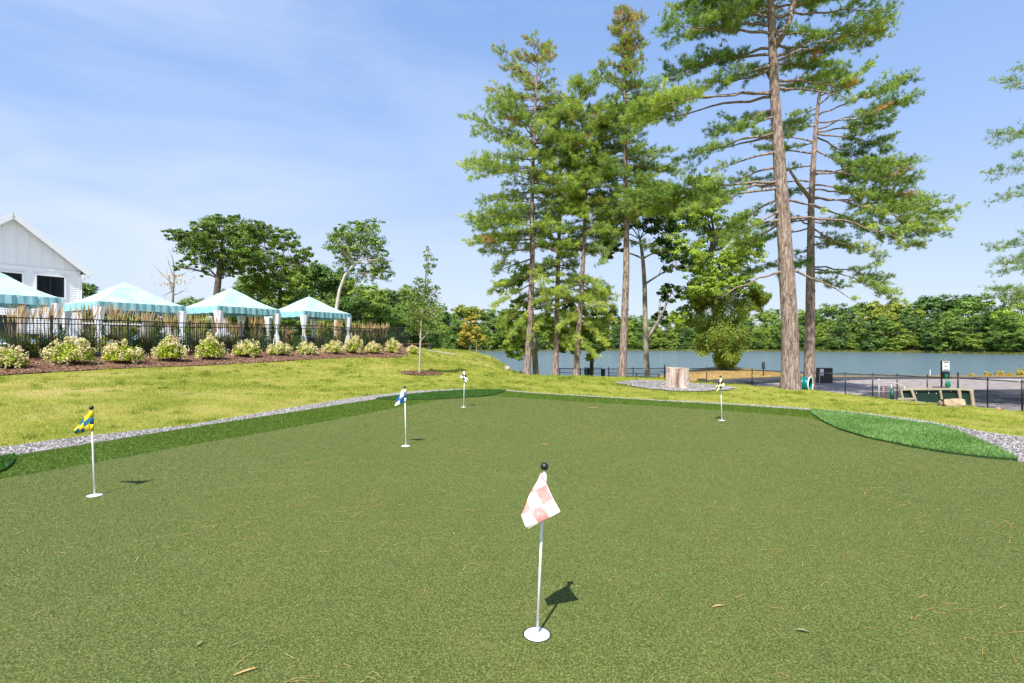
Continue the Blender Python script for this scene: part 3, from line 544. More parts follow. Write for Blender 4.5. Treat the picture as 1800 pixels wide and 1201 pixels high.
# ---------------- cabanas
roof_m = pm('sunfaded_aqua_canvas', [(.31,.49,.50),(.37,.55,.555),(.43,.60,.605)], 1.2, .85, .15, 90, stretch=(1,1,1)); val_m = pm('aqua_canvas_valance', [(.20,.42,.45),(.28,.51,.53)], 3, .85, .2, 60)
seam_m = flat('pale_canvas_seam', (.50,.62,.62), .85); curt_m = bpy.data.materials.new('white_curtain'); curt_m.use_nodes = True
_t = curt_m.node_tree; _b = _t.nodes['Principled BSDF']; _b.inputs['Roughness'].default_value = .85; _b.inputs['Base Color'].default_value = (.78,.78,.79,1); _w = N(_t, 'ShaderNodeTexNoise'); _w.inputs['Scale'].default_value = 14; _r = ramp(_t, [(.68,.69,.72),(.83,.83,.84)]); _t.links.new(_w.outputs[0], _r.inputs[0]); _t.links.new(_r.outputs[0], _b.inputs['Base Color'])
def cabana(N0, ez, s, rise, label):
    u = Vector((.5,.866,0)); v = Vector((-.866,.5,0)); base = Vector((N0[0], N0[1], 1.0)) + (u+v)*s/2; r = empty('pool_cabana', base, math.radians(60)); tag(r, label, 'cabana', 'canvas cabanas in a row on the pool terrace')
    h = ez-1.0; a = s/2   # local frame: x along u, y along v
    cor = [(-a,-a),(a,-a),(a,a),(-a,a)]
    ap = Vector((0,0,h+.2+rise)); n = 10; dm = .74
    m = MB(); sm = MB()
    for k in range(4):
        c0 = Vector((*cor[k],h+.2)); c1 = Vector((*cor[(k+1)%4],h+.2)); vs = []
        for i in range(n+1):
            t_ = i/n; zc = -.11*math.sin(PI*t_)
            for j in range(n+1):
                q = c0.lerp(c1, j/n).lerp(ap, t_*dm+0*t_) if False else c0.lerp(c1, j/n).lerp(ap, t_*dm); q.z += zc*(1-abs(j/n-.5)*.6); vs.append(q)
        m.add(vs, [(i*(n+1)+j, i*(n+1)+j+1, (i+1)*(n+1)+j+1, (i+1)*(n+1)+j) for i in range(n) for j in range(n)])
        for f_ in (.0,.5): sm.tube([c0.lerp(c1,f_).lerp(ap, t_*dm)+Vector((0,0,-.11*math.sin(PI*t_)*(1-abs(f_-.5)*.6)+.004)) for t_ in [i/n for i in range(n+1)]], .012, 5)
    m.build('canopy', roof_m, r, True); sm.build('canopy_seams', seam_m, r)
    m = MB(); b = a*(1-dm)*1.16; z1 = h+.2+rise*dm-.045
    for k in range(4):
        p0 = Vector((cor[k][0]/a*b, cor[k][1]/a*b, z1)); p1 = Vector((cor[(k+1)%4][0]/a*b, cor[(k+1)%4][1]/a*b, z1)); apx = Vector((0,0,h+.23+rise))
        m.add([p0, p1, apx], [(0,1,2)]); m.add([p0, p1, p1-Vector((0,0,.02)), p0-Vector((0,0,.02))], [(0,1,2,3)])
    m.sphere(ap+Vector((0,0,.09)), .035, n=8); o = m.build('vent_cap', [roof_m], r)
    m = MB(); pts = []
    for k in range(4):
        c0 = Vector((*cor[k],0)); c1 = Vector((*cor[(k+1)%4],0)); nn = 40; d = (c1-c0).normalized(); no = Vector((d.y,-d.x,0))
        for j in range(nn): pts.append((c0.lerp(c1, j/nn) + no*(.015*math.sin(j*1.7)+.012*math.sin(j*.9+k)), .012*math.sin(j*.8)))
    n_ = len(pts); vs = [p*1.014+Vector((0,0,h+.215)) for p, _ in pts] + [p*1.022+Vector((0,0,h-.13+w_)) for p, w_ in pts]
    m.add(vs, [(i, (i+1)%n_, n_+(i+1)%n_, n_+i) for i in range(n_)]); o = m.build('valance', val_m, r); so_ = o.modifiers.new('t','SOLIDIFY'); so_.thickness = .012
    m = MB()
    for k in range(4): m.beam(Vector((*cor[k],h+.16))*1, Vector((*cor[(k+1)%4],h+.16)), .05, .05)
    m.build('roof_frame', white, r)
    for k, (cx, cy) in enumerate(cor):
        ix, iy = cx*.965, cy*.965
        MB().box((ix,iy,h/2+.06),(.07,.07,h+.12)).build('post', white, r)
        m = MB(); nn = 26; vs = []; prof = [(h-.02,.22),(h*.86,.19),(h*.7,.15),(h*.52,.085),(h*.47,.08),(h*.35,.14),(h*.18,.19),(.04,.21)]
        for z, q in prof:
            for j in range(nn):
                th = 2*PI*j/nn; rr_ = q*(1+.16*math.sin(th*7+k)+.06*math.sin(th*3+z)); vs.append((ix*.985+rr_*math.cos(th), iy*.985+rr_*math.sin(th), z))
        m.add(vs, [(i*nn+j, i*nn+(j+1)%nn, (i+1)*nn+(j+1)%nn, (i+1)*nn+j) for i in range(len(prof)-1) for j in range(nn)]); m.build('curtain', curt_m, r, True)
cabana((-21.0,18.6), 3.02, 3.6, 1.25, 'first canvas cabana, cut by the left edge in front of the white clubhouse')
cabana((-18.05,22.3), 2.93, 3.6, 1.12, 'second cabana from the left, the widest aqua roof with all corners in view')
cabana((-15.0,26.1), 3.02, 3.5, 1.15, 'third cabana from the left, below the spreading oak')
cabana((-12.2,30.0), 3.02, 3.5, 1.05, 'last cabana at the right end of the row')
# loungers and tables behind the fence
lo_fr = flat('lounger_frame', (.75,.75,.76), .4); lo_cu = flat('blue_cushion', (.18,.42,.68), .85); dk = flat('dark_wicker', (.03,.03,.035), .7, bump=.4)
def lounger(px, Y, rz, k):
    p = W(px, 600, Y); p.z = 1.0; r = empty('sun_lounger', p, rz); tag(r, f'{ORD[k]} white framed pool lounger from the left behind the fence', 'sun lounger', 'loungers on the terrace behind the picket fence')
    m = MB(); m.box((-.35,0,.30),(1.35,.64,.05)); m.beam((.3,0,.32),(.85,0,.72),.64,.05); m.build('frame', lo_fr, r)
    m = MB(); m.box((-.35,0,.37),(1.33,.6,.08)); m.beam((.31,0,.40),(.82,0,.79),.6,.08); m.build('cushion', lo_cu, r, bevel=.02)
    for x in (-.9,.2):
        for y in (-.27,.27): MB().box((x,y,.14),(.05,.05,.28)).build('leg', lo_fr, r)
for k, (px, Y, rz) in enumerate([(60,20,.5),(210,22,.6),(258,25,.6),(372,27.5,.7),(440,30,.7),(520,33,.7)]): lounger(px, Y, rz, k)
def sofa(px, Y, rz, k):
    p = W(px, 600, Y); p.z = 1.0; r = empty('wicker_sofa', p, rz); tag(r, f'{ORD[k]} dark wicker sofa from the left inside the row of cabanas', 'sofa', 'wicker sofas in the cabanas')
    m = MB(); m.box((0,0,.2),(1.6,.75,.36)); m.box((0,.33,.52),(1.6,.1,.4)); m.box((-.75,0,.42),(.1,.75,.28)); m.box((.75,0,.42),(.1,.75,.28)); m.build('frame', dk, r, bevel=.02)
    m = MB(); m.box((-.34,-.04,.43),(.66,.62,.12)); m.box((.34,-.04,.43),(.66,.62,.12)); m.build('cushion', white, r, bevel=.03)
for k, (px, Y, rz) in enumerate([(30,21.5,1.05),(215,25.5,1.05),(425,29,1.05),(565,33,1.05)]): sofa(px, Y, rz, k)
# market umbrella-like flat pale shade seen under the second cabana
pu = Vector((-24.5,31,1.0)); r = empty('shade_table', pu, 1.0); tag(r, 'white flat topped outdoor bar table seen under the second cabana', 'table')
m = MB(); m.box((0,0,1.52),(4.2,.8,.07)); m.build('top', white, r)
for x in (-1.9,0,1.9): MB().box((x,0,.74),(.09,.5,1.48)).build('leg', white, r)

# ---------------- white clubhouse
wallm = pm('white_lap_siding', [(.80,.82,.83),(.87,.88,.88)], 2, .6, 0); trim = flat('white_trim', (.84,.84,.84), .5, var=.01)
hs = Vector((-32.9,39,1.0)); hr = empty('clubhouse', hs, math.radians(60)); tag(hr, 'white two storey gabled clubhouse with lap siding at the left edge', 'building')
# local x: along the gable wall, 0 = right corner, negative = towards the viewer; local y: into the house
LW, EZ, PZ, DP = 7.8, 5.9, 9.15, 14.0
m = MB()
m.add([(0,0,-1),(-LW,0,-1),(-LW,0,EZ),(-LW/2,0,PZ),(0,0,EZ)], [(0,1,2,3,4)]); m.add([(0,DP,-1),(-LW,DP,-1),(-LW,DP,EZ),(-LW/2,DP,PZ),(0,DP,EZ)], [(4,3,2,1,0)])
m.add([(0,0,-1),(0,DP,-1),(0,DP,EZ),(0,0,EZ)], [(3,2,1,0)]); m.add([(-LW,0,-1),(-LW,DP,-1),(-LW,DP,EZ),(-LW,0,EZ)], [(0,1,2,3)])
m.build('wall', wallm, hr)
# laps, each clapboard a thin wedge
m = MB(); z = -.6; HL = 5.7
win = [(-2.55,-.98,3.75,5.25),(-5.3,-3.35,3.75,5.25),(-1.35,-.75,.1,2.3),(-6.2,-3.6,.1,2.3)]
while z < HL:
    segs = [(-LW, 0)]
    for x0, x1, z0, z1 in win:
        if z+.17 > z0-.1 and z < z1+.1:
            ns_ = []
            for a_, b_ in segs:
                if x0-.1 > a_ and x1+.1 < b_: ns_ += [(a_, x0-.1), (x1+.1, b_)]
                else: ns_.append((a_, b_))
            segs = ns_
    for a_, b_ in segs: m.add([(a_,-.012,z+.175),(b_,-.012,z+.175),(b_,-.042,z),(a_,-.042,z),(a_,-.004,z),(b_,-.004,z)], [(0,1,2,3),(3,2,5,4)])
    z += .175
m.build('clapboard', wallm, hr)
m = MB(); m.add([(-.1,-.012,HL+.1),(-LW+.1,-.012,HL+.1),(-LW/2,-.012,PZ-.12)], [(0,2,1)])   # board and batten gable
for k in range(12):
    x = -.35-k*.66
    if x < -LW+.1: break
    zt = EZ + (PZ-EZ)*(1-abs(x+LW/2)/(LW/2))-.2
    if zt > HL+.15: m.box((x,-.03,(zt+HL)/2+.08),(.05,.045,zt-HL-.16))
m.build('gable_board', trim, hr)
m = MB(); m.box((-LW/2,-.035,HL+.02),(LW,.06,.16)); m.box((-.07,-.04,2.2),(.16,.07,6.4)); m.box((.035,.07,2.2),(.07,.16,6.4))
for x0, x1, z0, z1 in win: 
    m.box(((x0+x1)/2,-.045,z1+.05),(x1-x0+.24,.07,.11)); m.box(((x0+x1)/2,-.055,z0-.05),(x1-x0+.24,.09,.09)); m.box((x0-.06,-.045,(z0+z1)/2),(.11,.07,z1-z0)); m.box((x1+.06,-.045,(z0+z1)/2),(.11,.07,z1-z0))
m.build('trim', trim, hr)
glass = bpy.data.materials.new('window_glass'); glass.use_nodes = True; _b = glass.node_tree.nodes['Principled BSDF']; _b.inputs['Base Color'].default_value = (.012,.016,.02,1); _b.inputs['Roughness'].default_value = .06
for x0, x1, z0, z1 in win:
    f = MB(); c = ((x0+x1)/2,-.03,(z0+z1)/2)
    f.box((x0+.035,-.035,c[2]),(.07,.06,z1-z0)); f.box((x1-.035,-.035,c[2]),(.07,.06,z1-z0)); f.box((c[0],-.035,z0+.035),(x1-x0-.14,.058,.07)); f.box((c[0],-.035,z1-.035),(x1-x0-.14,.058,.07))
    if x1-x0 > 1: f.box((c[0],-.034,c[2]),(.06,.056,z1-z0-.14))
    w_ = f.build('window', black, hr); MB().add([(x0+.05,-.02,z0+.05),(x1-.05,-.02,z0+.05),(x1-.05,-.02,z1-.05),(x0+.05,-.02,z1-.05)], [(0,1,2,3)]).build('pane', glass, w_)
m = MB(); ov = .45; sl_ = (PZ-EZ)/(LW/2); th = .16
for s in (0, 1):
    X = (lambda x: x) if s == 0 else (lambda x: -LW-x)
    a_ = [(X(-LW/2),-ov,PZ+.02),(X(ov),-ov,EZ-ov*sl_+.02),(X(ov),DP+ov,EZ-ov*sl_+.02),(X(-LW/2),DP+ov,PZ+.02)]; b_ = [(x,y,z+th) for x,y,z in a_]
    m.add(a_+b_, [(0,1,2,3),(7,6,5,4),(0,4,5,1),(1,5,6,2),(2,6,7,3)], 0)
m.build('roof', pm('grey_shingle', [(.10,.10,.11),(.17,.17,.18)], 30, .9, .5), hr)
m = MB()
for s in (0,1):
    X = (lambda x: x) if s == 0 else (lambda x: -LW-x)
    m.beam((X(-LW/2),-ov-.03,PZ+.06),(X(ov+.02),-ov-.03,EZ-ov*sl_+.06),.05,.38); m.box((X(ov/2-.02),-ov/2-.02,EZ-ov*sl_-.08),(ov,ov,.22)); m.tube([(X(ov+.06),-ov,EZ-ov*sl_+.1),(X(ov+.06),DP,EZ-ov*sl_+.1)],.06,6)
m.tube([(.3,-.06,EZ-.6),(.06,-.06,EZ-.9),(.06,-.06,-.5)], .04, 6)
m.build('rake_board', trim, hr)

# ---------------- hydrangeas
hyd_leaf = leafmat('hydrangea_leaves', [(.13,.20,.010),(.36,.46,.022),(.66,.68,.06)], .35); hyd_fl = leafmat('hydrangea_blooms', [(.62,.60,.20),(.80,.72,.40),(.82,.60,.40)], .2, [0,.55,1]); stem_m = flat('brown_stem', (.12,.08,.045), .9)
def hydrangea(k, px, py, wpx, tall_):
    rs_ = np.random.RandomState(100+k); p = on_line(px, 1.2); Y = p[1]; z0 = gz(*p); R = wpx/F*Y/2*rs_.uniform(.82,1.02); h = R*(1.35 if not tall_ else 1.75)
    r = empty('hydrangea', (p[0], p[1], z0)); tag(r, (f'{ORD[k]} hydrangea bush from the left along the black fence, ' + ('tall peaked crown' if tall_ else 'rounded crown') + ' of cream blooms'), 'hydrangea', 'cream flowering hydrangeas in the mulch bed')
    m = MB(); q = random.Random(k); 
    n = int(1500); d = unit(rs_.normal(0,1,(n,3))); d[:,2] = np.abs(d[:,2])*1.1-.1; rad = rs_.uniform(.45,1.0,n)[:,None]
    tp = 1 + (.35*rs_.random(n)*np.clip(d[:,2],0,1) if tall_ else 0)
    P = d*rad*np.array([R,R,h*.62]); P[:,2] = P[:,2]*tp + h*.22; P[:,2] = np.maximum(P[:,2], .04)
    bl = link('leaves', arrmesh('leaves', leaf_quads(rs_, P, d+np.array([0,0,.5]), .085, .7, .6), 4, rs_.beta(2,2,n)*.9, None, [hyd_leaf]), r)
    nb = int((34+R*34)*rs_.uniform(.75,1.2)); d = unit(rs_.normal(0,1,(nb,3))*np.array([1,1,.9])+np.array([0,-.15,.35])); d = d[d[:,2] > -.25]; nb = len(d)
    B = d*np.array([R,R,h*.66])*rs_.uniform(.9,1.12,(nb,1)); B[:,2] += h*.25
    if tall_: B[:3,2] = h*1.0+rs_.uniform(-.1,.08,3); B[:3,:2] *= .25
    B = np.concatenate([B, [[rs_.uniform(-.1,.1)*R, -.1*R, h*.95]]]); nb = len(B)
    V = []; T = []
    for i in range(nb):
        s = rs_.uniform(.07,.115); u_ = unit(rs_.normal(0,1,(34,3))); Q = B[i]+u_*s*np.array([1,1,1.25])
        V.append(leaf_quads(rs_, Q, u_, .045, .35, .9)); T.append(np.full(34, rs_.random())*.8+rs_.random(34)*.2)
        m.tube([(B[i][0]*.12,B[i][1]*.12,0),(B[i][0]*.6,B[i][1]*.6,B[i][2]*.5),tuple(B[i])], [.009,.006,.004], 4, cap=False)
    m.build('stems', stem_m, r); link('blooms', arrmesh('blooms', np.concatenate(V), 4, np.concatenate(T), None, [hyd_fl]), r)
for k, (px, py, wd, t_) in enumerate(bush_px): hydrangea(k, px, py, wd, t_)
# ---------------- feather reed grasses
reed_leaf = leafmat('reed_leaves', [(.03,.07,.012),(.08,.13,.025),(.20,.22,.07)], .3); reed_pl = leafmat('reed_plumes', [(.56,.40,.18),(.74,.56,.29),(.86,.70,.42)], .3)
reed_px = [(30,18.2,.95),(84,18.6,1),(155,19.6,1.05),(208,20.6,1.05),(255,21,1),(298,22,.95),(348,23,.95),(388,24,.9),(411,25,.8),(451,26,.95),(507,27.5,.7),(562,29.5,.85),(594,31,.95),(628,32.6,.95),(652,33.6,.95),(676,34.6,.9)]
def reed(k, px, Y, s):
    rs_ = np.random.RandomState(300+k); p = on_line(px, -.55); p = (p[0], p[1]); z0 = gz(*p); top = W(px, 1, p[1]); r = empty('feather_grass', (*p, z0)); tag(r, f'{ORD[k]} clump of straw coloured feather grass from the left behind the fence', 'ornamental grass', 'feather grass clumps behind the picket fence')
    hh = 1.95*s; n = 340; th = rs_.uniform(0,2*PI,n); rad = .16*np.sqrt(rs_.random(n)); B = np.stack([rad*np.cos(th), rad*np.sin(th), 0*th], 1); ln = rs_.uniform(.5,1.15,n)*s
    out_ = np.stack([np.cos(th), np.sin(th), 0*th], 1); mid = B + out_*(.10*ln)[:,None]; mid[:,2] = ln*.6; tip = B+out_*(rs_.uniform(.2,.55,n)*ln)[:,None]; tip[:,2] = ln*.92
    sd = np.stack([-np.sin(th), np.cos(th), 0*th],1)*.006
    V = np.concatenate([np.stack([B-sd,B+sd,mid+sd,mid-sd],1), np.stack([mid-sd,mid+sd,tip+sd*.3,tip-sd*.3],1)]).reshape(-1,3)
    link('leaves', arrmesh('leaves', V, 4, np.tile(rs_.beta(2,2.5,n),2), None, [reed_leaf]), r)
    n = 40; th = rs_.uniform(0,2*PI,n); tilt = rs_.uniform(0,.24,n); L = hh*rs_.uniform(.78,1.0,n); d = np.stack([np.cos(th)*np.sin(tilt), np.sin(th)*np.sin(tilt), np.cos(tilt)],1); B = np.stack([.1*np.cos(th), .1*np.sin(th), 0*th],1)
    sd = unit(np.cross(d, rs_.normal(0,1,(n,3)))); e = B+d*(L*.72)[:,None]; V = [np.stack([B-sd*.003,B+sd*.003,e+sd*.003,e-sd*.003],1).reshape(-1,3)]; T = [rs_.random(n)]
    for j in range(3):
        sd = unit(np.cross(d, rs_.normal(0,1,(n,3)))); a0 = B+d*(L*.74)[:,None]; a1 = B+d*(L*.85)[:,None]; a2 = B+d*L[:,None]+np.array([.03,0,0]); V.append(np.stack([a0, a1-sd*.016, a2, a1+sd*.016],1).reshape(-1,3)); T.append(rs_.random(n))
    link('plumes', arrmesh('plumes', np.concatenate(V), 4, np.concatenate(T), None, [reed_pl]), r)
for k, a in enumerate(reed_px): reed(k, *a)
# low green shrubs inside the fence
sh_leaf = leafmat('shrub_leaves', [(.02,.06,.01),(.05,.12,.02),(.12,.20,.03)], .3)
def shrub(px, off, R, h, label, seed, name='shrub', mat=None, n=1500, ls=.07, p=None, z0=None):
    rs_ = np.random.RandomState(seed)
    if p is None: p = on_line(px, off)
    z0 = gz(p[0], p[1]) if z0 is None else z0
    r = empty(name, (p[0], p[1], z0)); tag(r, label, 'shrub')
    d = unit(rs_.normal(0,1,(n,3))); d[:,2] = np.abs(d[:,2]); lob = 1+.25*np.sin(d[:,0]*5+seed)*np.sin(d[:,1]*4+d[:,2]*3); P = d*(rs_.uniform(.5,1,n)*lob)[:,None]*np.array([R,R,h])
    link('leaves', arrmesh('leaves', leaf_quads(rs_, P, d, ls, .7), 4, rs_.beta(2,2,n), None, [mat or sh_leaf]), r)
    m = MB()
    for i in range(7): q = P[i*9]; m.tube([(q[0]*.1,q[1]*.1,0),(q[0]*.8,q[1]*.8,q[2]*.9)], [.012,.005], 4)
    m.build('stems', stem_m, r)
yl = leafmat('yellow_shrub_leaves', [(.12,.16,.01),(.25,.28,.02),(.40,.38,.05)], .3)
for k, (px, off, R, h, mm_) in enumerate([(20,-.9,.5,.8,0),(66,-.9,.45,.7,1),(108,-1.1,.4,.9,0),(180,-1.2,.5,.7,1),(232,-1.0,.5,1.0,0),(275,-1.0,.5,1.1,0),(322,-1.1,.5,1.0,0),(380,-1,.4,.8,1),(470,-1,.5,1.0,0),(530,-1,.5,.8,0),(580,-1.2,.5,1.0,0),(640,-1.1,.7,1.2,0),(690,-1,.7,1.3,0)]):
    shrub(px, off, R, h, f'{ORD[k]} low {"yellow green" if mm_ else "green"} shrub from the left just inside the picket fence', 500+k, mat=yl if mm_ else None)
# ---------------- dog run things
def on(px, py, Y): p = W(px, py, Y); return p
tan = pm('weathered_tan_wood', [(.26,.22,.15),(.36,.31,.22),(.42,.37,.27)], 6, .8, .3, 40, stretch=(1,8,8)); dgreen = flat('dark_green_panel', (.004,.022,.015), .6, var=.15)
# stump
def stump():
    rs_ = np.random.RandomState(11); Y = 20; b = W(1191,683,Y); r = empty('tree_stump', b); tag(r, 'large pale cut tree stump standing on the grey gravel circle', 'stump')
    R = .40; Hh = .80; n = 96; k = 26; m = MB(); vs = []
    for i in range(k+1):
        z = Hh*i/k
        for j in range(n):
            th = 2*PI*j/n; fl = 1+.16*math.exp(-z*7)*(1+.8*math.sin(th*5+1)); ru = .022*math.sin(th*9+.6*math.sin(z*3))+.016*math.sin(th*23+z*1.5)+.007*rs_.normal()
            notch = -.09*math.exp(-((th-4.12)/.10)**2)*math.exp(-((z-.08)/.14)**2) - .05*math.exp(-((th-5.62)/.09)**2)*math.exp(-((z-.26)/.12)**2)-.03*math.exp(-((th-4.5)/.03)**2)*(z>.35)
            q = R*fl+ru+notch; vs.append((q*math.cos(th), q*math.sin(th), z - (.02*math.sin(th*2) if i == k else 0)))
    m.add(vs, [(i*n+j, i*n+(j+1)%n, (i+1)*n+(j+1)%n, (i+1)*n+j) for i in range(k) for j in range(n)])
    m.build('trunk', pm('bare_stump_wood', [(.16,.095,.075),(.38,.28,.225),(.52,.42,.36),(.56,.48,.43)], 5, .9, .8, 24, pos=[.34,.44,.55,.7], stretch=(1,1,.22), detail=9), r, True)
    c = MB(); vt = vs[-n:]; c.add([(x*.5,y*.5,Hh+.012) for x,y,z in vt]+[(x*.985,y*.985,z+.004) for x,y,z in vt]+[(0,0,Hh+.01)], [(j,(j+1)%n,2*n) for j in range(n)]+[(n+j,n+(j+1)%n,(j+1)%n,j) for j in range(n)])
    c.build('cut_face', pm('cut_wood', [(.36,.27,.18),(.52,.42,.31)], 12, .9, .3), r)
stump()
# teal tunnel
def tunnel():
    Y = 20.4; b = W(1424,689,Y); r = empty('dog_tunnel', b, math.radians(-12)); tag(r, 'teal plastic dog tunnel with pale rim beside the tall pine', 'dog tunnel')
    R = .29; teal = flat('teal_plastic', (.0,.16,.15), .3, .5, var=.1); n = 28; m = MB(); pts = []; 
    ax = Vector((-.82,.57,0)); L = .85
    m.tube([Vector((0,0,R))+ax*L*i/24 for i in range(25)], [R*(1-.035*math.sin(i*1.6)) for i in range(25)], n, cap=False); m.tube([Vector((0,0,R))+ax*L*i/24 for i in range(25)][::-1], [R*.94]*25, n, cap=False)
    m.build('tube', teal, r, True); m = MB(); pr = ax.cross(Vector((0,0,1))).normalized()
    ring = [Vector((0,0,R))+pr*math.cos(2*PI*j/40)*R*1.02+Vector((0,0,1))*math.sin(2*PI*j/40)*R*1.02-ax*.01 for j in range(41)]; m.tube(ring, .022, 8); m.build('rim', white, r, True)
    sp = [Vector((0,0,R))+ax*(.12+.6*t_)+(-pr*math.cos(1.0-t_*2.2)*-1+Vector((0,0,math.sin(1.0-t_*2.2))))*R*1.02 for t_ in [i/20 for i in range(21)]]
    m = MB(); m.tube(sp, .012, 6); m.build('stripe', white, r, True)
    m = MB()
    for d in (.1,.75): m.box(ax*L*d+Vector((0,0,.02)), (.5,.1,.1), .6)
    m.build('base', teal, r)
tunnel()
# ramp lying by the fence
def ramp_():
    Y = 16.2; f = lambda x, y, dy=0: W(1500+x/6, 600+y/6, Y+dy); b = f(870,640); b.z = gz(b.x,b.y); r = empty('agility_ramp', b); tag(r, 'dark green agility ramp with tan wooden frame lying on the grass by the fence', 'agility ramp')
    q = lambda x, y, dy=0: f(x,y,dy)-b
    top = MB(); pts = [(488,512),(620,502),(800,500),(1000,502),(1130,505),(1256,514)]
    for (x0,y0),(x1,y1) in zip(pts[:-1], pts[1:]): 
        top.beam(q(x0,y0), q(x1,y1), .10, .055); top.beam(q(x0,y0,.55), q(x1,y1,.55), .10, .05)
    top.build('top_rail', tan, r)
    m = MB(); m.add([q(500,522,.03),q(1246,522,.03),q(1262,672,-.05),q(905,650,-.02),q(650,628,-.02),q(515,604,0)], [(0,5,4,3,2,1)]); o = m.build('panel', dgreen, r); s_ = o.modifiers.new('t','SOLIDIFY'); s_.thickness = .03; s_.offset=-1
    m = MB(); m.add([q(500,520,.1),q(1246,520,.1),q(1250,515,.6),q(500,515,.6)], [(0,1,2,3)]); o = m.build('deck', dgreen, r); s_ = o.modifiers.new('t','SOLIDIFY'); s_.thickness = .03
    for nm, a, c, wd in (('leg',(500,518),(520,608),.05),('leg',(612,512),(655,632),.075),('leg',(912,510),(930,612),.05),('leg',(1112,512),(1130,630),.08),('leg',(1242,520),(1268,705),.09)):
        m = MB(); m.beam(q(*a,-.06), q(*c,-.08), wd, .05, up=Vector((0,1,0))); m.build(nm, tan, r)
    m = MB(); m.beam(q(470,607,-.1), q(655,606,-.1), .05, .05); m.beam(q(515,604,-.08), q(520,598,.5), .05, .05); m.build('foot', tan, r)
    m = MB()
    for x, y in ((660,525),(790,522),(665,548),(795,548),(875,552),(1030,525)): m.sphere(q(x,y,-.01), .014, n=8)
    m.build('bolt', white, r)
ramp_()
def rock(px, py, Y, sx, sy, sz, label, seed, mat):
    rs_ = np.random.RandomState(seed); bm = bmesh.new(); bmesh.ops.create_icosphere(bm, subdivisions=4, radius=1)
    dirs = unit(rs_.normal(0,1,(26,3))); amp = rs_.uniform(.68,1.0,26)
    for v in bm.verts:
        d = np.array(v.co.normalized()); k = 1e9
        for dd, a in zip(dirs, amp):
            c = d@dd
            if c > .2: k = min(k, a/c)
        k = min(k, 1.15)*(1+.02*rs_.normal()); v.co = Vector((d*k*np.array([sx,sy,sz])).tolist())
    me = bpy.data.meshes.new('boulder'); bm.to_mesh(me); bm.free(); me.materials.append(mat); me.shade_smooth(); o = link('boulder', me); p = W(px, py, Y); o.location = (p.x, p.y, gz(p.x,p.y)+sz*.55); o.rotation_euler.z = .2; tag(o, label, 'boulder')
rockm = pm('tan_rock', [(.26,.17,.11),(.42,.31,.20),(.50,.38,.27)], 3, .9, .7, 14, dist=.5)
rock(1677, 714, 15.2, .40, .22, .20, 'tan rounded boulder leaning against the green agility ramp', 5, rockm); rock(1654, 709, 15.4, .11,.11,.12, 'small brown rock at the left end of the tan boulder', 6, pm('brown_rock', [(.12,.09,.06),(.30,.23,.16)], 6, .9, .6, 20))
rock(1754, 716, 15.0, .10,.08,.07, 'small red brown clod on the bare soil beside the fence post', 8, pm('clod', [(.30,.17,.10),(.40,.25,.16)], 6, .9, .6, 20))
rock(891, 633, 43, .26,.2,.2, 'pale flat rock on the crest of the lawn above the lake', 9, pm('pale_rock', [(.42,.36,.31),(.58,.52,.46)], 3, .9, .6, 9))
# waste station
def station():
    Y = 24.5; b = W(1655,690,Y); b.z = gz(b.x,b.y); r = empty('waste_station', b); tag(r, 'pet waste station post with white sign and green bags beyond the ramp', 'pet waste station')
    z = lambda y: W(0,y,Y).z-b.z
    MB().box((0,0,z(634)/2),(.06,.04,z(634))).build('post', black, r)
    m = MB(); m.box((.13,-.05,(z(653)+z(666))/2),(.33,.16,z(653)-z(666))); m.build('dispenser', black, r, bevel=.02)
    s = MB(); s.box((.17,-.05,(z(635)+z(652))/2),(.33,.01,z(635)-z(652))); sg = s.build('sign', white, r, bevel=.004)
    k = MB(); y0 = -.0575; zc = (z(635)+z(652))/2; hh = z(635)-z(652)
    k.box((.17,y0,zc+hh*.40),(.25,.004,.055)); k.box((.17,y0,zc-hh*.41),(.26,.004,.05)); k.box((.115,y0,zc),(.035,.004,.12)); k.sphere((.115,y0,zc+.085),.02,n=8,sc=(1,.1,1)); k.box((.205,y0,zc-.02),(.07,.004,.035)); k.box((.24,y0,zc+.008),(.025,.004,.035)); k.beam((.12,y0,zc+.03),(.2,y0,zc),.004,.01)
    for x in (.18,.225): k.box((x,y0,zc-.055),(.012,.004,.045))
    k.build('sign_marks', black, sg)
    gb = flat('green_bag', (.01,.26,.13), .5); m = MB(); m.sphere((.2,-.12,z(676)),.12,n=12,sc=(1,.7,1.75)); m.box((.12,-.14,z(660)),(.2,.05,.13),.3); m.box((.09,-.15,z(663)),(.08,.05,.22),-.5); m.build('bag', gb, r, bevel=.02)
    m = MB(); m.box((-.1,-.05,z(681)),(.5,.3,.05)); m.build('base', black, r)
station()
def post_box(px, Y, ybot, lab):
    b = W(px, ybot, Y); r = empty('path_marker', b); tag(r, lab, 'marker post'); z = lambda y: W(0,y,Y).z-b.z
    MB().box((0,0,z(645)/2),(.06,.06,z(645))).build('post', black, r); m = MB(); m.box((0,0,(z(637)+z(649))/2),(.22,.14,z(637)-z(649))); m.build('head', flat('slate_box', (.02,.03,.045), .5), r, bevel=.02)
    m = MB(); m.box((0,-.078,z(640)),(.14,.01,.08)); m.box((0,-.078,z(645)),(.12,.01,.06)); m.build('panel', flat('grey_panel', (.09,.11,.13), .3), r)
post_box(1342, 42, 668, 'slim dark marker post with box head beyond the fence left of the tall pine')
Y = 36; b = W(1449, 671, Y); b.z = gz(b.x, b.y); r = empty('utility_cabinet', b); tag(r, 'black square utility cabinet with white panel standing before the lake', 'cabinet')
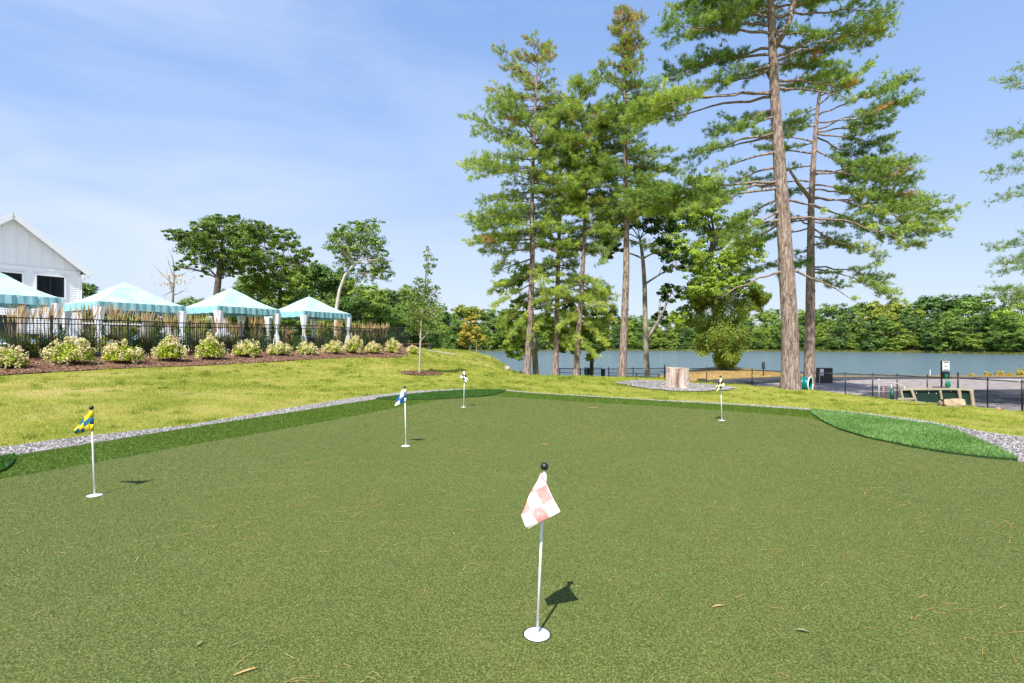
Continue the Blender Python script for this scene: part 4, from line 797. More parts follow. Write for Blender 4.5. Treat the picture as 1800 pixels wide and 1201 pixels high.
zt = W(0,647.5,Y).z-b.z; m = MB(); m.box((0,0,zt/2),(.88,.5,zt)); m.box((0,0,zt+.01),(.92,.54,.03)); m.build('body', black, r, bevel=.01); m = MB(); m.box((-.33,-.262,zt-.27),(.24,.02,.46)); m.build('panel', white, r); MB().cyl((-.47,-.22,0),.02,zt*.8,8).build('conduit', white, r)
# agility poles
def stick(name, label, parts, cat='agility post'):
    b = Vector(parts[0][1][0]); r = empty(name, b); tag(r, label, cat)
    for nm, ps, rad, mt in parts: MB().tube([Vector(p)-b for p in ps], rad, 8).build(nm, mt, r, True)
pale = flat('worn_white_pole', (.55,.53,.50), .6); red = flat('orange_post', (.62,.16,.06), .5); grn = flat('green_post', (.01,.09,.05), .45)
p0 = W(1545,692,23.5); p0.z = gz(p0.x,p0.y); p1 = W(1590,692,22.9); p1.z = gz(p1.x,p1.y)
stick('jump_hurdle', 'white pole dog jump with slanting top bar behind the fence', [('post',[p0,Vector((p0.x,p0.y,W(0,666,23.5).z))],.02,pale),('bar',[W(1545,669,23.5),W(1578,674,23),W(1591,681,22.9)],.014,pale),('post',[p1,Vector((p1.x,p1.y,W(0,680,22.9).z))],.018,pale),('post',[W(1567,700,23.2),W(1567,672,23.2)],.016,pale)])
stick('weave_pole', 'thin orange marker stake behind the fence left of the ramp', [('stake',[W(1553,698,22.2),W(1553,680,22.2)],.022,red),('tip',[W(1553,680,22.2),W(1553,676,22.2)],.012,red)])
stick('green_bollard', 'short round dark green bollard left of the ramp', [('post',[W(1568,702,20.5),W(1568,685,20.5)],.068,grn),('cap',[W(1568,685,20.5),W(1568,683,20.5)],.045,grn)], 'bollard')
stick('white_stake', 'thin white stake on the lake bank left of the waste station', [('stake',[W(1635,668,50),W(1635,650,50)],.02,white)])
# heart shaped wooden log piece
b = W(1234,674,26.5); b.z = W(0,676,26.5).z; r = empty('wooden_planter', b); tag(r, 'small pale wooden flared tub beside the stump near the fence', 'tub')
m = MB(); m.add([(sx*k,sy*k*.6,z) for z,k in ((0,.10),(.16,.16),(.3,.21)) for sx,sy in ((-1,-1),(1,-1),(1,1),(-1,1))], [(i*4+j,i*4+(j+1)%4,(i+1)*4+(j+1)%4,(i+1)*4+j) for i in range(2) for j in range(4)]+[(11,10,9,8)]); m.build('tub', pm('pale_wood', [(.38,.25,.18),(.58,.42,.33)], 8, .9, .4), r, bevel=.02)
# low timber wall + path things at the lake
a = W(728,628,43); c = W(756,628,43); z0 = gz(a.x,a.y); m = MB(); o = Vector((a.x,a.y,z0)); r = empty('timber_bench', o); tag(r, 'long low dark timber bench at the end of the mulch bed', 'bench')
m.beam((-2.2,0,.42),(1.5,0,.42),.42,.09); m.build('seat', pm('dark_timber', [(.09,.045,.03),(.16,.085,.06)], 6, .8, .3), r)
for x in (-2,-.4,1.3): MB().box((x,0,.18),(.3,.3,.4)).build('leg', dk, r)
def marker(px, py, Y):
    p = W(px, py, Y)
p = W(695,614,36); b2 = Vector((p.x,p.y,gz(p.x,p.y))); r = empty('path_light', b2); tag(r, 'small white path light at the right end of the pool fence', 'path light')
MB().cyl((0,0,0),.03,.3,8).build('post', white, r); MB().lathe((0,0,.28),[(.09,0),(.10,.05),(.04,.10)],12).build('head', white, r, True)

# ================================================================== TREES
bark_pine = pm('pine_bark', [(.09,.066,.056),(.25,.185,.155),(.40,.32,.275)], 15, .95, 1.0, 26, pos=[.32,.48,.64], stretch=(1,1,.22), detail=10, bdist=.06, dist=.6)
bark_dark = pm('dark_bark', [(.022,.017,.014),(.09,.066,.053),(.19,.15,.12)], 15, .95, .9, 26, pos=[.32,.48,.64], stretch=(1,1,.25), detail=8, bdist=.04)
bark_grey = pm('grey_bark', [(.10,.09,.075),(.24,.21,.17),(.36,.32,.26)], 5, .95, .7, 18, stretch=(1,1,.4), detail=8, bdist=.03)
needle_m = leafmat('pine_needles', [(.028,.068,.020),(.078,.155,.042),(.178,.272,.066),(.37,.44,.11),(.27,.16,.085)], .36, [0,.35,.65,.93,.96], gain=(2.2,1.9,1.25))
def needles_build(parent, P, D, T, rs_, k=9, ln=.15, wd=.016):
    v = needle_tris(rs_, P, D, k, ln, wd); return link('foliage', arrmesh('foliage', v, 3, np.clip(np.repeat(T, k)+rs_.normal(0,.07,len(T)*k)*(np.repeat(T,k)<.93), 0, 1), None, [needle_m]), parent)
class Pine:
    def __init__(s, path, Y, r0, seed, label, cat='pine tree', bark=None, rtop=.03, name='pine_tree', dens=1.0, zbase=None):
        s.rs = np.random.RandomState(seed); s.Y = Y; s.path = [W(x, y, Y) for x, y in path]; s.dens = dens
        if zbase is not None: s.path[0] = s.path[0].lerp(s.path[0], 1); s.path.insert(0, Vector((s.path[0].x, s.path[0].y, zbase)))
        s.base = Vector((s.path[0].x, s.path[0].y, gz(s.path[0].x, s.path[0].y)-.05)); s.root = empty(name, s.base); tag(s.root, label, cat)
        s.bark = bark or bark_pine; s.limb = MB(); s.P = []; s.D = []; s.T = []; s.seed = seed
        # smooth path
        pts = [s.path[0]]; 
        for a, b in zip(s.path[:-1], s.path[1:]): pts += [a.lerp(b, t_) for t_ in (.25,.5,.75,1)]
        pts = [pts[0]] + [(pts[i-1]+pts[i]*2+pts[i+1])/4 for i in range(1, len(pts)-1)] + [pts[-1]]
        s.pts = pts; zt = pts[-1].z-pts[0].z; s.rad = [max(rtop, r0*(1-.9*((p.z-pts[0].z)/zt))**.8 if zt else r0) for p in pts]
        m = MB(); fl = [p-s.base for p in pts]; ra = list(s.rad); fl.insert(0, fl[0]-Vector((0,0,.4))); ra.insert(0, r0*1.3); ra[1] = r0*1.15
        m.tube(fl, ra, 18, wob=.07, rng=random.Random(seed))
        q = random.Random(seed)
        for i in range(46):   # pruned branch stubs
            p, rr_ = s.at(z=pts[0].z+zt*(.16+.8*q.random())); th = q.uniform(0, 2*PI); d = Vector((math.cos(th), math.sin(th), .25)); a = p-s.base+d*rr_*.85; m.tube([a, a+d*(.05+.06*q.random())], [.035*min(1,rr_*4), .026*min(1,rr_*4)], 6)
        m.build('trunk', s.bark, s.root, True)
    def at(s, z=None, py=None):
        if py is not None: z = H+(HOR-py)/F*s.Y
        for a, b, ra, rb in zip(s.pts[:-1], s.pts[1:], s.rad[:-1], s.rad[1:]):
            if b.z >= z: t_ = max(0, (z-a.z)/max(b.z-a.z, 1e-6)); return a.lerp(b, t_), ra+(rb-ra)*t_
        return s.pts[-1], s.rad[-1]
    def branch(s, a, tip, r, f0=.35, dens=1, sag=.06, hue=.42, tw=.30):
        rs_ = s.rs; L = (tip-a).length; side = Vector((tip-a)).cross(Vector((0,0,1))).normalized()
        mid = a.lerp(tip, .5) + Vector((0,0,sag*L)) + side*rs_.normal(0,.05)*L; n = max(6, int(L/.45)); cur = []
        for i in range(n+1):
            t_ = i/n; p = a*(1-t_)**2 + mid*2*t_*(1-t_) + tip*t_*t_; cur.append(p + Vector(rs_.normal(0,.018*L**.5,3))*(0 if i in (0,) else 1))
        s.limb.tube([p-s.base for p in cur], [max(.006, r*(1-.88*i/n)) for i in range(n+1)], 6, cap=False)
        dr = (tip-a).normalized(); step = .17/dens; t_ = f0; k = 0; P = []; D = []; T = []
        while t_ <= 1.0:
            f_ = t_*n; i = min(int(f_), n-1); p = cur[i].lerp(cur[i+1], f_-i)
            rel = (t_-f0)/max(1-f0, .01); wl = L*tw*min(1, .45+1.6*rel)*(1-.62*rel) + .22; wl = min(wl, 1.7)*rs_.uniform(.55,1.15)
            sg = 1 if k % 2 else -1; an = rs_.uniform(.6,1.05); d = (dr*math.cos(an) + side*sg*math.sin(an) + Vector((0,0,rs_.normal(.10,.24)))).normalized()
            e = p + d*wl; s.limb.tube([p-s.base, p.lerp(e,.5)-s.base+Vector((0,0,.02)), e-s.base], [max(.004, r*.22), .005, .003], 3, cap=False)
            nt_ = max(3, int(wl/.055)); th = hue + rs_.normal(0,.10); dead = rs_.random() < .006
            for q in range(nt_):
                u = .18+.82*(q+rs_.random())/nt_; x = p.lerp(e, u); off = rs_.normal(0, 1, 3)*np.array([.08,.08,.06])*(.6+wl*.45); P.append(np.array(x)+off+np.array([0,0,.02])); D.append(np.array(d)*.8+np.array([0,0,.25])); T.append(.97 if dead else min(.9, max(0, th+rs_.normal(0,.05)+.10*(u-.5))))
            t_ += step/L*rs_.uniform(.7,1.3); k += 1
        for q in range(int(5*dens)): P.append(np.array(tip)+rs_.normal(0,.07,3)); D.append(np.array(dr)); T.append(min(.9, hue+.1))
        s.P += P; s.D += D; s.T += T
    def px(s, ys, tx, ty, f0=.4, dens=1, sag=.05, dy=None, r=.05, hue=.42, tw=.3):
        a, rr_ = s.at(py=ys); dy = s.rs.uniform(-1.6,1.6) if dy is None else dy; Y = s.Y+dy; s.branch(a, W(tx, ty, Y), min(r, rr_*.6), f0, dens*s.dens, sag, hue, tw)
    def auto(s, env, step=.42, per=3, f0=.3, hue=.42, topb=False, dens=1, lo=.55, gap=0):
        ys = [e[0] for e in env]; zs = sorted([H+(HOR-y)/F*s.Y for y in ys]); z = zs[0]; q = s.rs
        while z < zs[-1]:
            py = HOR-(z-H)*F/s.Y; xl = np.interp(py, ys, [e[1] for e in env]); xr = np.interp(py, ys, [e[2] for e in env]); c, rr_ = s.at(z=z); cx = 900+c.x/c.y*F
            L_ = max(.25, (cx-xl)/F*s.Y); R_ = max(.25, (xr-cx)/F*s.Y); M_ = min((L_+R_)/2, 3.2)
            up = (z-zs[0])/(zs[-1]-zs[0]); sl = .02+.75*up**3 - .10*(1-up)
            for k in range(per):
                th = q.uniform(0, 2*PI); cs, sn = math.cos(th), math.sin(th); e = abs(cs)*(R_ if cs > 0 else L_)+abs(sn)*M_*.75; e = min(e, math.hypot(R_ if cs > 0 else L_, M_)) ; e *= q.uniform(lo,1.05)
                d = Vector((cs, sn, 0)); zz = z-sl*e; a, ra = s.at(z=max(zz, s.pts[0].z+1)); tip = Vector((c.x, c.y, z))+d*e+Vector((0,0,q.normal(0,.12)))
                if q.random() < gap: continue
                s.branch(a, tip, min(.036, ra*.45), f0, dens*s.dens, .03, hue+q.normal(0,.05))
            z += step*q.uniform(.7,1.3)
    def done(s, k=9, ln=.15, wd=.016):
        s.limb.build('limbs', s.bark, s.root, True); T = np.array(s.T); needles_build(s.root, np.array(s.P)-np.array(s.base), np.array(s.D), T, s.rs, k, ln, wd)
# --- tall main pine
A = Pine([(1390,684),(1388,560),(1379,420),(1371,300),(1362,170),(1358,85),(1355,0),(1350,-90),(1346,-170)], 20, .335, 21, 'tallest pine with long pinkish trunk forking near the top of the frame'.replace(' pinkish',' pinkish brown'))
fk, rk = A.at(py=88); A.limb.tube([fk-A.base, W(1383,50,20)-A.base, W(1398,0,20)-A.base, W(1410,-90,20.2)-A.base], [.13,.12,.10,.05], 10)
for a in [ # ystart, tipx, tipy, foliage start, density, sag, depth offset
 (60,1168,48,.30,1.5,.03,-1.0),(30,1190,18,.3,1.5,.03,.8),(46,1225,50,.3,1.4,.06,.2),(10,1215,-5,.3,1.4,.03,.2),(20,1260,25,.3,1.4,.03,-1.5),
 (85,1172,135,.22,1.5,.08,.3),(95,1215,118,.25,1.5,.05,1.6),(115,1228,160,.35,1.3,.05,-.3),(125,1275,150,.3,1.3,.03,1.2),
 (162,1115,200,.56,1.8,.07,-.2),(170,1122,222,.6,1.5,.07,.9),(165,1150,188,.62,1.6,.06,-1.2),(193,1248,238,.4,1.2,.05,.6),(205,1290,232,.4,1.2,.05,-1.1),
 (233,1190,286,.45,.8,.07,.3),(240,1245,268,.6,.7,.05,1.4),(267,1252,300,.62,.6,.05,-.3),(293,1288,318,.5,.9,.04,.6),
 (318,1118,352,.38,1.7,.06,.2),(322,1150,378,.42,1.5,.06,1.4),(330,1215,368,.45,1.3,.05,-1.3),(345,1285,400,.35,1.3,.03,.9),(370,1275,425,.45,1.2,.03,-.8),(386,1305,440,.4,1.1,.03,1.5),
 (385,1248,422,.85,.5,.05,-.2),(477,1258,528,.9,.3,.10,-.5),
 (108,1545,52,.55,1.3,.02,.2),(60,1535,72,.55,1.2,.03,1.2),(100,1500,45,.5,1.2,.02,-1.0),(30,1560,20,.5,1.1,.03,.5),(0,1520,-20,.4,1.3,.03,.5),(15,1480,-5,.3,1.4,.03,1.5),
 (80,1455,92,.3,1.4,.03,1.5),(110,1430,118,.3,1.3,.02,2.0),(60,1440,60,.3,1.3,.03,-1.5),(142,1488,158,.58,1.3,.05,.1),(150,1440,140,.4,1.2,.03,1.4),(155,1500,174,.85,.5,.06,-.8),
 (352,1455,366,.9,.3,.04,.4),(385,1592,432,.72,.7,.14,.6),(472,1505,532,.92,.3,.08,-.3),(200,1325,205,.3,1,.02,2),(225,1400,215,.4,1,.02,2),(140,1320,120,.3,1,.02,2)]:
    ys, tx, ty, f0, dn, sg, dy = a; A.px(ys, tx, ty, f0, dn, sg, dy, r=.06, hue=.40+.14*(f0 > .5)+.02*dy)
A.auto([(-160,1250,1450),(-60,1180,1530),(0,1200,1500)], step=.4, per=4, hue=.4)
A.done(16, .16, .020)
# --- second pine, right of it
B = Pine([(1422,668),(1424,560),(1425,440),(1426,352),(1430,280),(1436,200),(1443,150),(1448,112)], 26, .27, 22, 'second pine right of the tallest one with a crown spreading to the right', zbase=gz(W(1422,668,26).x,26))
lf = B.at(py=352)[0]; B.limb.tube([lf-B.base, W(1405,325,25.6)-B.base, W(1385,295,25.3)-B.base], [.11,.09,.05], 8)
for a in [(350,1655,380,.40,1.7,.05,.2),(345,1640,405,.42,1.5,.05,-.8),(360,1612,432,.5,1.3,.06,.9),(335,1600,350,.35,1.6,.05,1.6),(310,1592,288,.35,1.5,.05,.3),(300,1560,320,.3,1.6,.05,1.6),(305,1600,318,.4,1.6,.03,-.9),(325,1530,345,.3,1.4,.04,-1.4),
 (235,1562,262,.35,1.5,.05,.2),(240,1530,285,.35,1.5,.05,1.4),(262,1500,300,.3,1.3,.05,-1),(228,1592,182,.45,1.4,.02,0),(205,1588,145,.45,1.3,.02,1.1),(215,1570,205,.4,1.4,.02,-1),(232,1545,225,.4,1.3,.03,.8),(185,1530,112,.45,1.0,.02,-.5),
 (170,1500,150,.3,1.3,.02,.9),(165,1490,118,.4,1.1,.02,-.6),(150,1410,160,.2,1.2,.02,.2),(190,1392,205,.25,1.2,.02,.6),(220,1375,235,.3,1.1,.02,-.8),(250,1380,262,.3,1.0,.02,.8),(290,1375,300,.35,1.1,.02,.6),(330,1382,340,.4,1.0,.02,-.8),
 (270,1335,262,.35,1.2,.03,1.3),(250,1325,238,.35,1.2,.03,1.8),(320,1318,322,.4,1.2,.03,1.5),
 (385,1530,400,.3,1.3,.05,.6),(390,1480,398,.3,1.2,.04,-.9),(400,1498,440,.3,1.2,.04,.8),(385,1340,400,.25,1.2,.04,1.4),(395,1355,372,.3,1.2,.04,.2),(415,1545,455,.5,1.0,.06,.2),(430,1480,430,.3,1.1,.03,1.2),(440,1382,452,.2,1.2,.02,.3),(450,1372,490,.2,1.2,.02,.9),(455,1398,470,.2,1.3,.02,-.8),
 (475,1575,528,.5,1.3,.16,.1),(470,1545,500,.5,1.2,.10,1.2),(480,1470,480,.2,1.2,.02,-.7),(490,1480,505,.3,1.0,.02,.7),(460,1300,480,.3,1.0,.03,1.5),(400,1300,430,.3,1.1,.03,1.4)]:
    ys, tx, ty, f0, dn, sg, dy = a; B.px(ys, tx, ty, f0, dn*.95, sg, dy, r=.05, hue=.38+.03*dy+(.12 if ty > 340 and tx > 1500 else 0))
B.auto([(100,1435,1460),(150,1400,1490)], step=.3, per=4, hue=.35)
B.done(15, .17, .022)
# --- cluster of four pines on the left
T1 = Pine([(926,661),(932,560),(936,459),(935,360),(938,250),(943,150),(946,72)], 27, .175, 23, 'leftmost pine of the lakeside group with sparse brown tipped crown', dens=.85)
T1.auto([(66,930,962),(95,890,965),(130,855,985),(170,845,990),(210,828,1000),(250,815,1005),(290,806,1005),(330,812,1000),(380,832,985),(430,835,985)], step=.38, per=6, f0=.24, hue=.50, lo=.35, gap=.2)
for a in [(440,850,445,.2,1,.05,0),(400,875,470,.3,1,.05,0),(455,870,480,.3,1,.05,.8),(430,1000,450,.3,1,.04,.4),(500,868,540,.3,1.1,.05,-.6),(520,880,575,.3,1.1,.03,.6),(505,985,520,.2,1.2,.03,-.5),(380,845,395,.3,1,.04,-.6),(420,842,428,.3,1,.04,-.8),(480,862,515,.2,1.1,.05,.2),(550,905,585,.1,1.2,.03,.2),(540,890,600,.2,1.1,.03,-.3),(530,1000,560,.2,1.2,.03,.8),(470,950,500,.2,1.2,.03,-1.4)]:
    T1.px(*a[:3], f0=a[3], dens=a[4], sag=a[5], dy=a[6], hue=.58, tw=.4)
i_ = np.array([p[2] for p in T1.P]); top = (i_ > W(0,230,27).z) & (T1.rs.random(len(i_)) < .22*sstep(i_, W(0,230,27).z, W(0,90,27).z)); T1.T = list(np.where(top, .97, np.array(T1.T)))
T1.done(12, .17, .022)
T2 = Pine([(976,662),(979,560),(981,470),(984,370),(985,280),(984,200)], 27.8, .165, 24, 'second pine of the lakeside group with layered mid green branches', dens=1.05)
T2.auto([(195,970,1000),(240,940,1020),(300,930,1030),(360,935,1035),(420,930,1030),(470,925,1040),(530,925,1050)], step=.36, per=5, hue=.52, gap=.12, f0=.22, lo=.4)
for a in [(540,1068,512,.3,1.2,.04,-.7),(560,1010,600,.2,1.1,.03,.4),(520,930,590,.2,1.1,.03,-.7),(560,1060,575,.2,1.2,.03,.5)]: T2.px(*a[:3], f0=a[3], dens=a[4], sag=a[5], dy=a[6], hue=.62, tw=.45)
T2.done(12, .17, .022)
T3 = Pine([(1012,664),(1016,600),(1021,528),(1027,430),(1029,350),(1026,250),(1018,142)], 27.2, .16, 25, 'third pine of the lakeside group leaning slightly right', dens=1.15)
T3.auto([(140,1005,1030),(170,985,1050),(220,975,1065),(280,970,1075),(340,975,1080),(400,980,1080),(440,985,1070)], step=.35, per=6, hue=.53, gap=.1, f0=.2, lo=.4)
for a in [(480,1065,515,.25,1.2,.04,-.6),(500,960,520,.25,1.2,.04,-.6),(530,1070,560,.2,1.2,.03,.2),(560,1062,600,.2,1.2,.03,-.3),(575,1000,610,.2,1.2,.03,-.4),(590,1045,625,.2,1.2,.0,-.6),(500,1078,540,.2,1.2,.03,.6),(540,985,575,.2,1.2,.03,-.7),(510,1060,545,.2,1.2,.03,-1.0)]: T3.px(*a[:3], f0=a[3], dens=a[4], sag=a[5], dy=a[6], hue=.64, tw=.5)
T3.done(12, .17, .022)
T4 = Pine([(1093,667),(1098,560),(1101,470),(1101,375),(1099,280),(1098,180),(1096,100),(1091,18)], 26.5, .205, 26, 'straight dark trunked pine with brown tipped pointed top right of the group', bark=None, dens=1.15)
T4.auto([(15,1083,1098),(40,1075,1120),(65,1062,1150),(90,1075,1118),(110,1040,1130),(135,1030,1160),(150,1055,1180),(190,1045,1140),(240,1040,1160),(290,1040,1185),(340,1045,1190),(390,1060,1170)], step=.36, per=6, hue=.43, f0=.2, gap=.15, lo=.38)
for a in [(410,1050,430,.2,1.2,.04,.6),(420,1150,440,.2,1.1,.03,.8),(400,1060,460,.2,1.1,.03,-.4)]: T4.px(*a[:3], f0=a[3], dens=a[4], sag=a[5], dy=a[6], hue=.38, tw=.4)
i_ = np.array([p[2] for p in T4.P]); top = (i_ > W(0,170,26.5).z) & (T4.rs.random(len(i_)) < .30*sstep(i_, W(0,180,26.5).z, W(0,50,26.5).z)); T4.T = list(np.where(top, .97, np.array(T4.T)))
T4.done(12, .17, .022)
# --- pine outside the right edge whose branches reach in
R = Pine([(1985,760),(1983,500),(1980,200),(1976,-60)], 19, .36, 27, 'pine at the right edge of the frame, only its branch tips in view', dens=.75)
for a in [(170,1768,140,.55,1.3,.03,.2),(150,1790,120,.5,1.2,.03,.9),(240,1768,232,.6,.8,.03,.1),(255,1785,275,.55,1.2,.03,.5),(300,1738,308,.62,1.0,.03,.2),(320,1765,352,.55,1.1,.03,-.4),(420,1758,438,.6,1.2,.03,.3),(440,1766,460,.55,1.3,.02,-.5),(415,1790,420,.55,1.2,.02,.8),(520,1752,510,.55,1.3,.02,0),(535,1780,530,.5,1.2,.02,.6)]:
    R.px(a[0], a[1], a[2], a[3], a[4], a[5], a[6], r=.04, hue=.32, tw=.18)
R.auto([(-60,1900,2040),(100,1850,2150),(300,1850,2180),(520,1860,2180)], step=.6, per=4, hue=.4, lo=.5)
R.done(8, .16, .018)

# ---------------- broadleaf trees
def crown(rs_, lobes, ncl, nl, ls, rc=.34, flat_=.6, tint0=.45):
    """leaf clumps in the outer shell of each lobe: returns verts, tints, clump centres per lobe"""
    V = []; T = []; CC = []
    for c, R_ in lobes:
        c = np.array(c, float); R_ = np.array(R_, float); n = max(4, int(ncl*(R_.prod()**(1/3))**1.6)); d = unit(rs_.normal(0,1,(n,3))+np.array([0,0,.15])); q = c+d*R_*rs_.uniform(.45,1.04,(n,1)); CC.append(q)
        mr = R_.prod()**(1/3)*rc; m = nl; cr = (mr*rs_.uniform(.6,1.25,n))[:,None,None]
        u = unit(rs_.normal(0,1,(n,m,3))); P = q[:,None]+u*cr*rs_.uniform(.35,1,(n,m,1))*np.array([1,1,flat_]); Nn = u*.7+d[:,None]*.5+np.array([0,0,.45])
        V.append(leaf_quads(rs_, P.reshape(-1,3), Nn.reshape(-1,3), ls, .55, .7)); T.append(np.repeat(rs_.normal(tint0,.14,n), m)+rs_.normal(0,.12,n*m))
    return np.concatenate(V), np.clip(np.concatenate(T),0,1), CC
def broad(name, label, cat, base, trunk, rad, lobes, bark, lmat, seed, ncl=16, nl=70, ls=.14, group=None, rc=.34, sub=9, tint0=.45, fork=None):
    rs_ = np.random.RandomState(seed); r = empty(name, base); tag(r, label, cat, group); base = Vector(base)
    tr = [Vector(p)-base for p in trunk]; m = MB(); m.tube([tr[0]-Vector((0,0,.3))]+tr, [rad[0]*1.2]+list(rad), 12, wob=.08, rng=random.Random(seed)); m.build('trunk', bark, r, True)
    V, T, CC = crown(rs_, [(Vector(c)-base, R_) for c, R_ in lobes], ncl, nl, ls, rc, tint0=tint0); link('foliage', arrmesh('foliage', V, 4, T, None, [lmat]), r)
    m = MB()
    for (c, R_), cc in zip(lobes, CC):
        c = Vector(c)-base; k = min(range(len(tr)), key=lambda i: (tr[i]-c).length + (3 if tr[i].z > c.z else 0)) if fork is None else fork; a = tr[k]
        mid = a.lerp(c, .5)+Vector((rs_.normal(0,.08), rs_.normal(0,.08), .08))*(c-a).length; cur = [a*(1-t_)**2+mid*2*t_*(1-t_)+c*t_*t_ for t_ in (0,.2,.4,.6,.8,1)]; r0 = min(rad[k]*.6, .02+.022*(c-a).length)
        m.tube(cur, [r0*(1-.7*i/5) for i in range(6)], 7, cap=False)
        for q in cc[:sub]:
            q = Vector(q); s_ = cur[int(rs_.randint(2,6))]; mm_ = s_.lerp(q, .5)+Vector(rs_.normal(0,.08,3))*(q-s_).length; m.tube([s_, mm_, q], [r0*.3, r0*.18, .008], 4, cap=False)
    m.build('limbs', bark, r, True); return r
oak_m = leafmat('oak_leaves', [(.015,.045,.010),(.04,.09,.016),(.085,.15,.03),(.16,.22,.05)], .3, gain=(2.2,1.9,1.25))
dark_m = leafmat('dark_oak_leaves', [(.008,.028,.008),(.022,.055,.012),(.05,.10,.02)], .25, gain=(2.2,1.9,1.25))
lime_m = leafmat('lime_leaves', [(.05,.10,.015),(.12,.20,.022),(.23,.31,.04),(.34,.38,.07)], .35, gain=(1.6,1.6,1.2))
mid_m = leafmat('mid_green_leaves', [(.03,.07,.012),(.07,.13,.02),(.14,.21,.035)], .3, gain=(2.2,1.9,1.25))
olive_m = leafmat('olive_brown_leaves', [(.06,.09,.015),(.15,.17,.035),(.26,.24,.06),(.30,.17,.07)], .35, gain=(2.2,1.9,1.25))
def PL(Y, L): # lobes from outline measurements: x, y, rx, ry in photo pixels, depth offset in metres
    return [(W(x, y, Y+dy), (rx/F*Y, (rx+ry)/2/F*Y*.9, ry/F*Y)) for x, y, rx, ry, dy in L]
# T5 pale trunk oak
Y = 28; b = W(1138,664,Y); 
broad('oak_tree', 'slim pale trunked oak with dark leaves between the two tall pines', 'oak tree', b, [b, W(1135,600,Y), W(1133,500,Y), W(1130,455,Y), W(1125,420,Y)], [.15,.14,.12,.10,.06],
  PL(Y, [(1080,400,34,30,.5),(1075,440,26,22,-.5),(1120,380,34,30,1),(1160,395,34,26,0),(1175,440,32,22,.5),(1190,465,26,18,-.5),(1180,515,24,20,.3),(1160,555,20,14,.8),(1150,345,40,26,.6),(1190,370,36,24,1.2),(1060,360,26,24,.9)]), bark_grey, dark_m, 31, 34, 50, .15, rc=.36, tint0=.5)
# small leaning light trunk with lime leaves beside T1
Y = 28.5; b = W(942,659,Y)
broad('young_maple', 'short light trunked tree with drooping lime leaves behind the leftmost pine', 'maple tree', b, [b, W(940,620,Y), W(938,575,Y), W(936,545,Y)], [.17,.15,.11,.05],
  PL(Y, [(905,560,30,20,0),(890,590,28,20,.5),(925,540,30,20,.8),(910,615,30,18,-.3),(960,570,34,18,.6),(990,590,28,18,.3),(900,500,32,20,.4),(930,480,30,18,1),(1000,545,34,18,1)]), bark_grey, lime_m, 32, 44, 46, .15, rc=.36, tint0=.5)
b = W(1040,664,30)
broad('young_maple', 'low lime green tree behind the third pine reaching down to the bins', 'maple tree', b, [b, W(1040,620,30), W(1042,570,30)], [.12,.1,.05],
  PL(30, [(1040,590,34,24,0),(1058,560,30,22,.5),(1020,560,30,24,.3),(1005,610,26,18,0),(1045,625,20,14,-.4)]), bark_dark, lime_m, 33, 40, 46, .15, rc=.34, tint0=.45)
# T7 big lakeside tree with vines
Y = 50; b = W(1277,650,Y); b.z = gz(b.x, b.y)
broad('lakeside_willow', 'broad lakeside tree with dark leaning trunk wrapped in a skirt of vines', 'willow tree', b, [b, W(1268,600,Y), W(1262,550,Y), W(1252,505,Y), W(1248,460,Y), W(1255,410,Y)], [.75,.62,.5,.4,.3,.2],
  PL(Y, [(1175,350,40,24,0),(1205,390,38,26,1.5),(1240,350,40,26,-1),(1250,420,34,24,1),(1180,430,30,22,0),(1300,400,34,26,1),(1320,440,30,28,-1),(1270,470,34,26,-1.5),(1225,480,26,22,1),(1310,500,28,24,0),(1235,320,30,14,0),(1200,560,24,22,1),(1215,520,24,26,0),(1240,505,30,24,-2.5),(1285,500,26,22,-2),(1290,450,34,24,-2),(1215,450,34,24,-2),(1245,380,34,20,-2)]), bark_dark, lime_m, 34, 30, 60, .18, rc=.30, tint0=.5)
vine_m = leafmat('vine_leaves', [(.07,.13,.014),(.22,.31,.035),(.46,.52,.08),(.36,.24,.11)], .35, [0,.5,.93,.97])
rs_ = np.random.RandomState(35); r = empty('vine_thicket', b); tag(r, 'drooping vine thicket hanging round the foot of the lakeside tree', 'vine')
c = PL(Y, [(1243,555,24,34,0),(1285,545,26,34,0),(1262,590,28,34,-1.2),(1288,596,22,30,-.8),(1246,596,18,26,-.5),(1275,628,17,16,-1.2),(1312,535,26,14,.4),(1228,520,18,26,0),(1262,520,20,30,-.8),(1330,520,16,10,.5)])
V = []; T = []
for cc, R_ in c:
    n = 3600; u = unit(rs_.normal(0,1,(n,3))); P = np.array(cc-b)+u*np.array(R_)*rs_.uniform(.6,1.05,(n,1)); P[:,2] = np.maximum(P[:,2], .1); P += .35*np.sin(P[:,[1,2,0]]*3.1); cl = .42+.22*np.sin(P[:,0]*3)*np.sin(P[:,2]*2.5)
    s_ = unit(np.cross(u, rs_.normal(0,1,(n,3))))*.045; d = unit(u*.7+np.array([0,0,-.6])+rs_.normal(0,.6,(n,3)))*rs_.uniform(.14,.34,(n,1)); V.append(np.stack([P,P+d*.5+s_,P+d,P+d*.5-s_],1).reshape(-1,3)); T.append(np.clip(cl+rs_.normal(0,.15,n),0,1))
link('foliage', arrmesh('foliage', np.concatenate(V), 4, np.concatenate(T), None, [vine_m]), r)
m = MB(); 
for i in range(12): th = i*.52; m.tube([(math.cos(th)*.7,math.sin(th)*.7,0),(math.cos(th)*.9,math.sin(th)*.9,2.5),(math.cos(th)*1.1,math.sin(th)*.8,5)], [.05,.04,.02], 5)
m.build('stems', bark_dark, r)
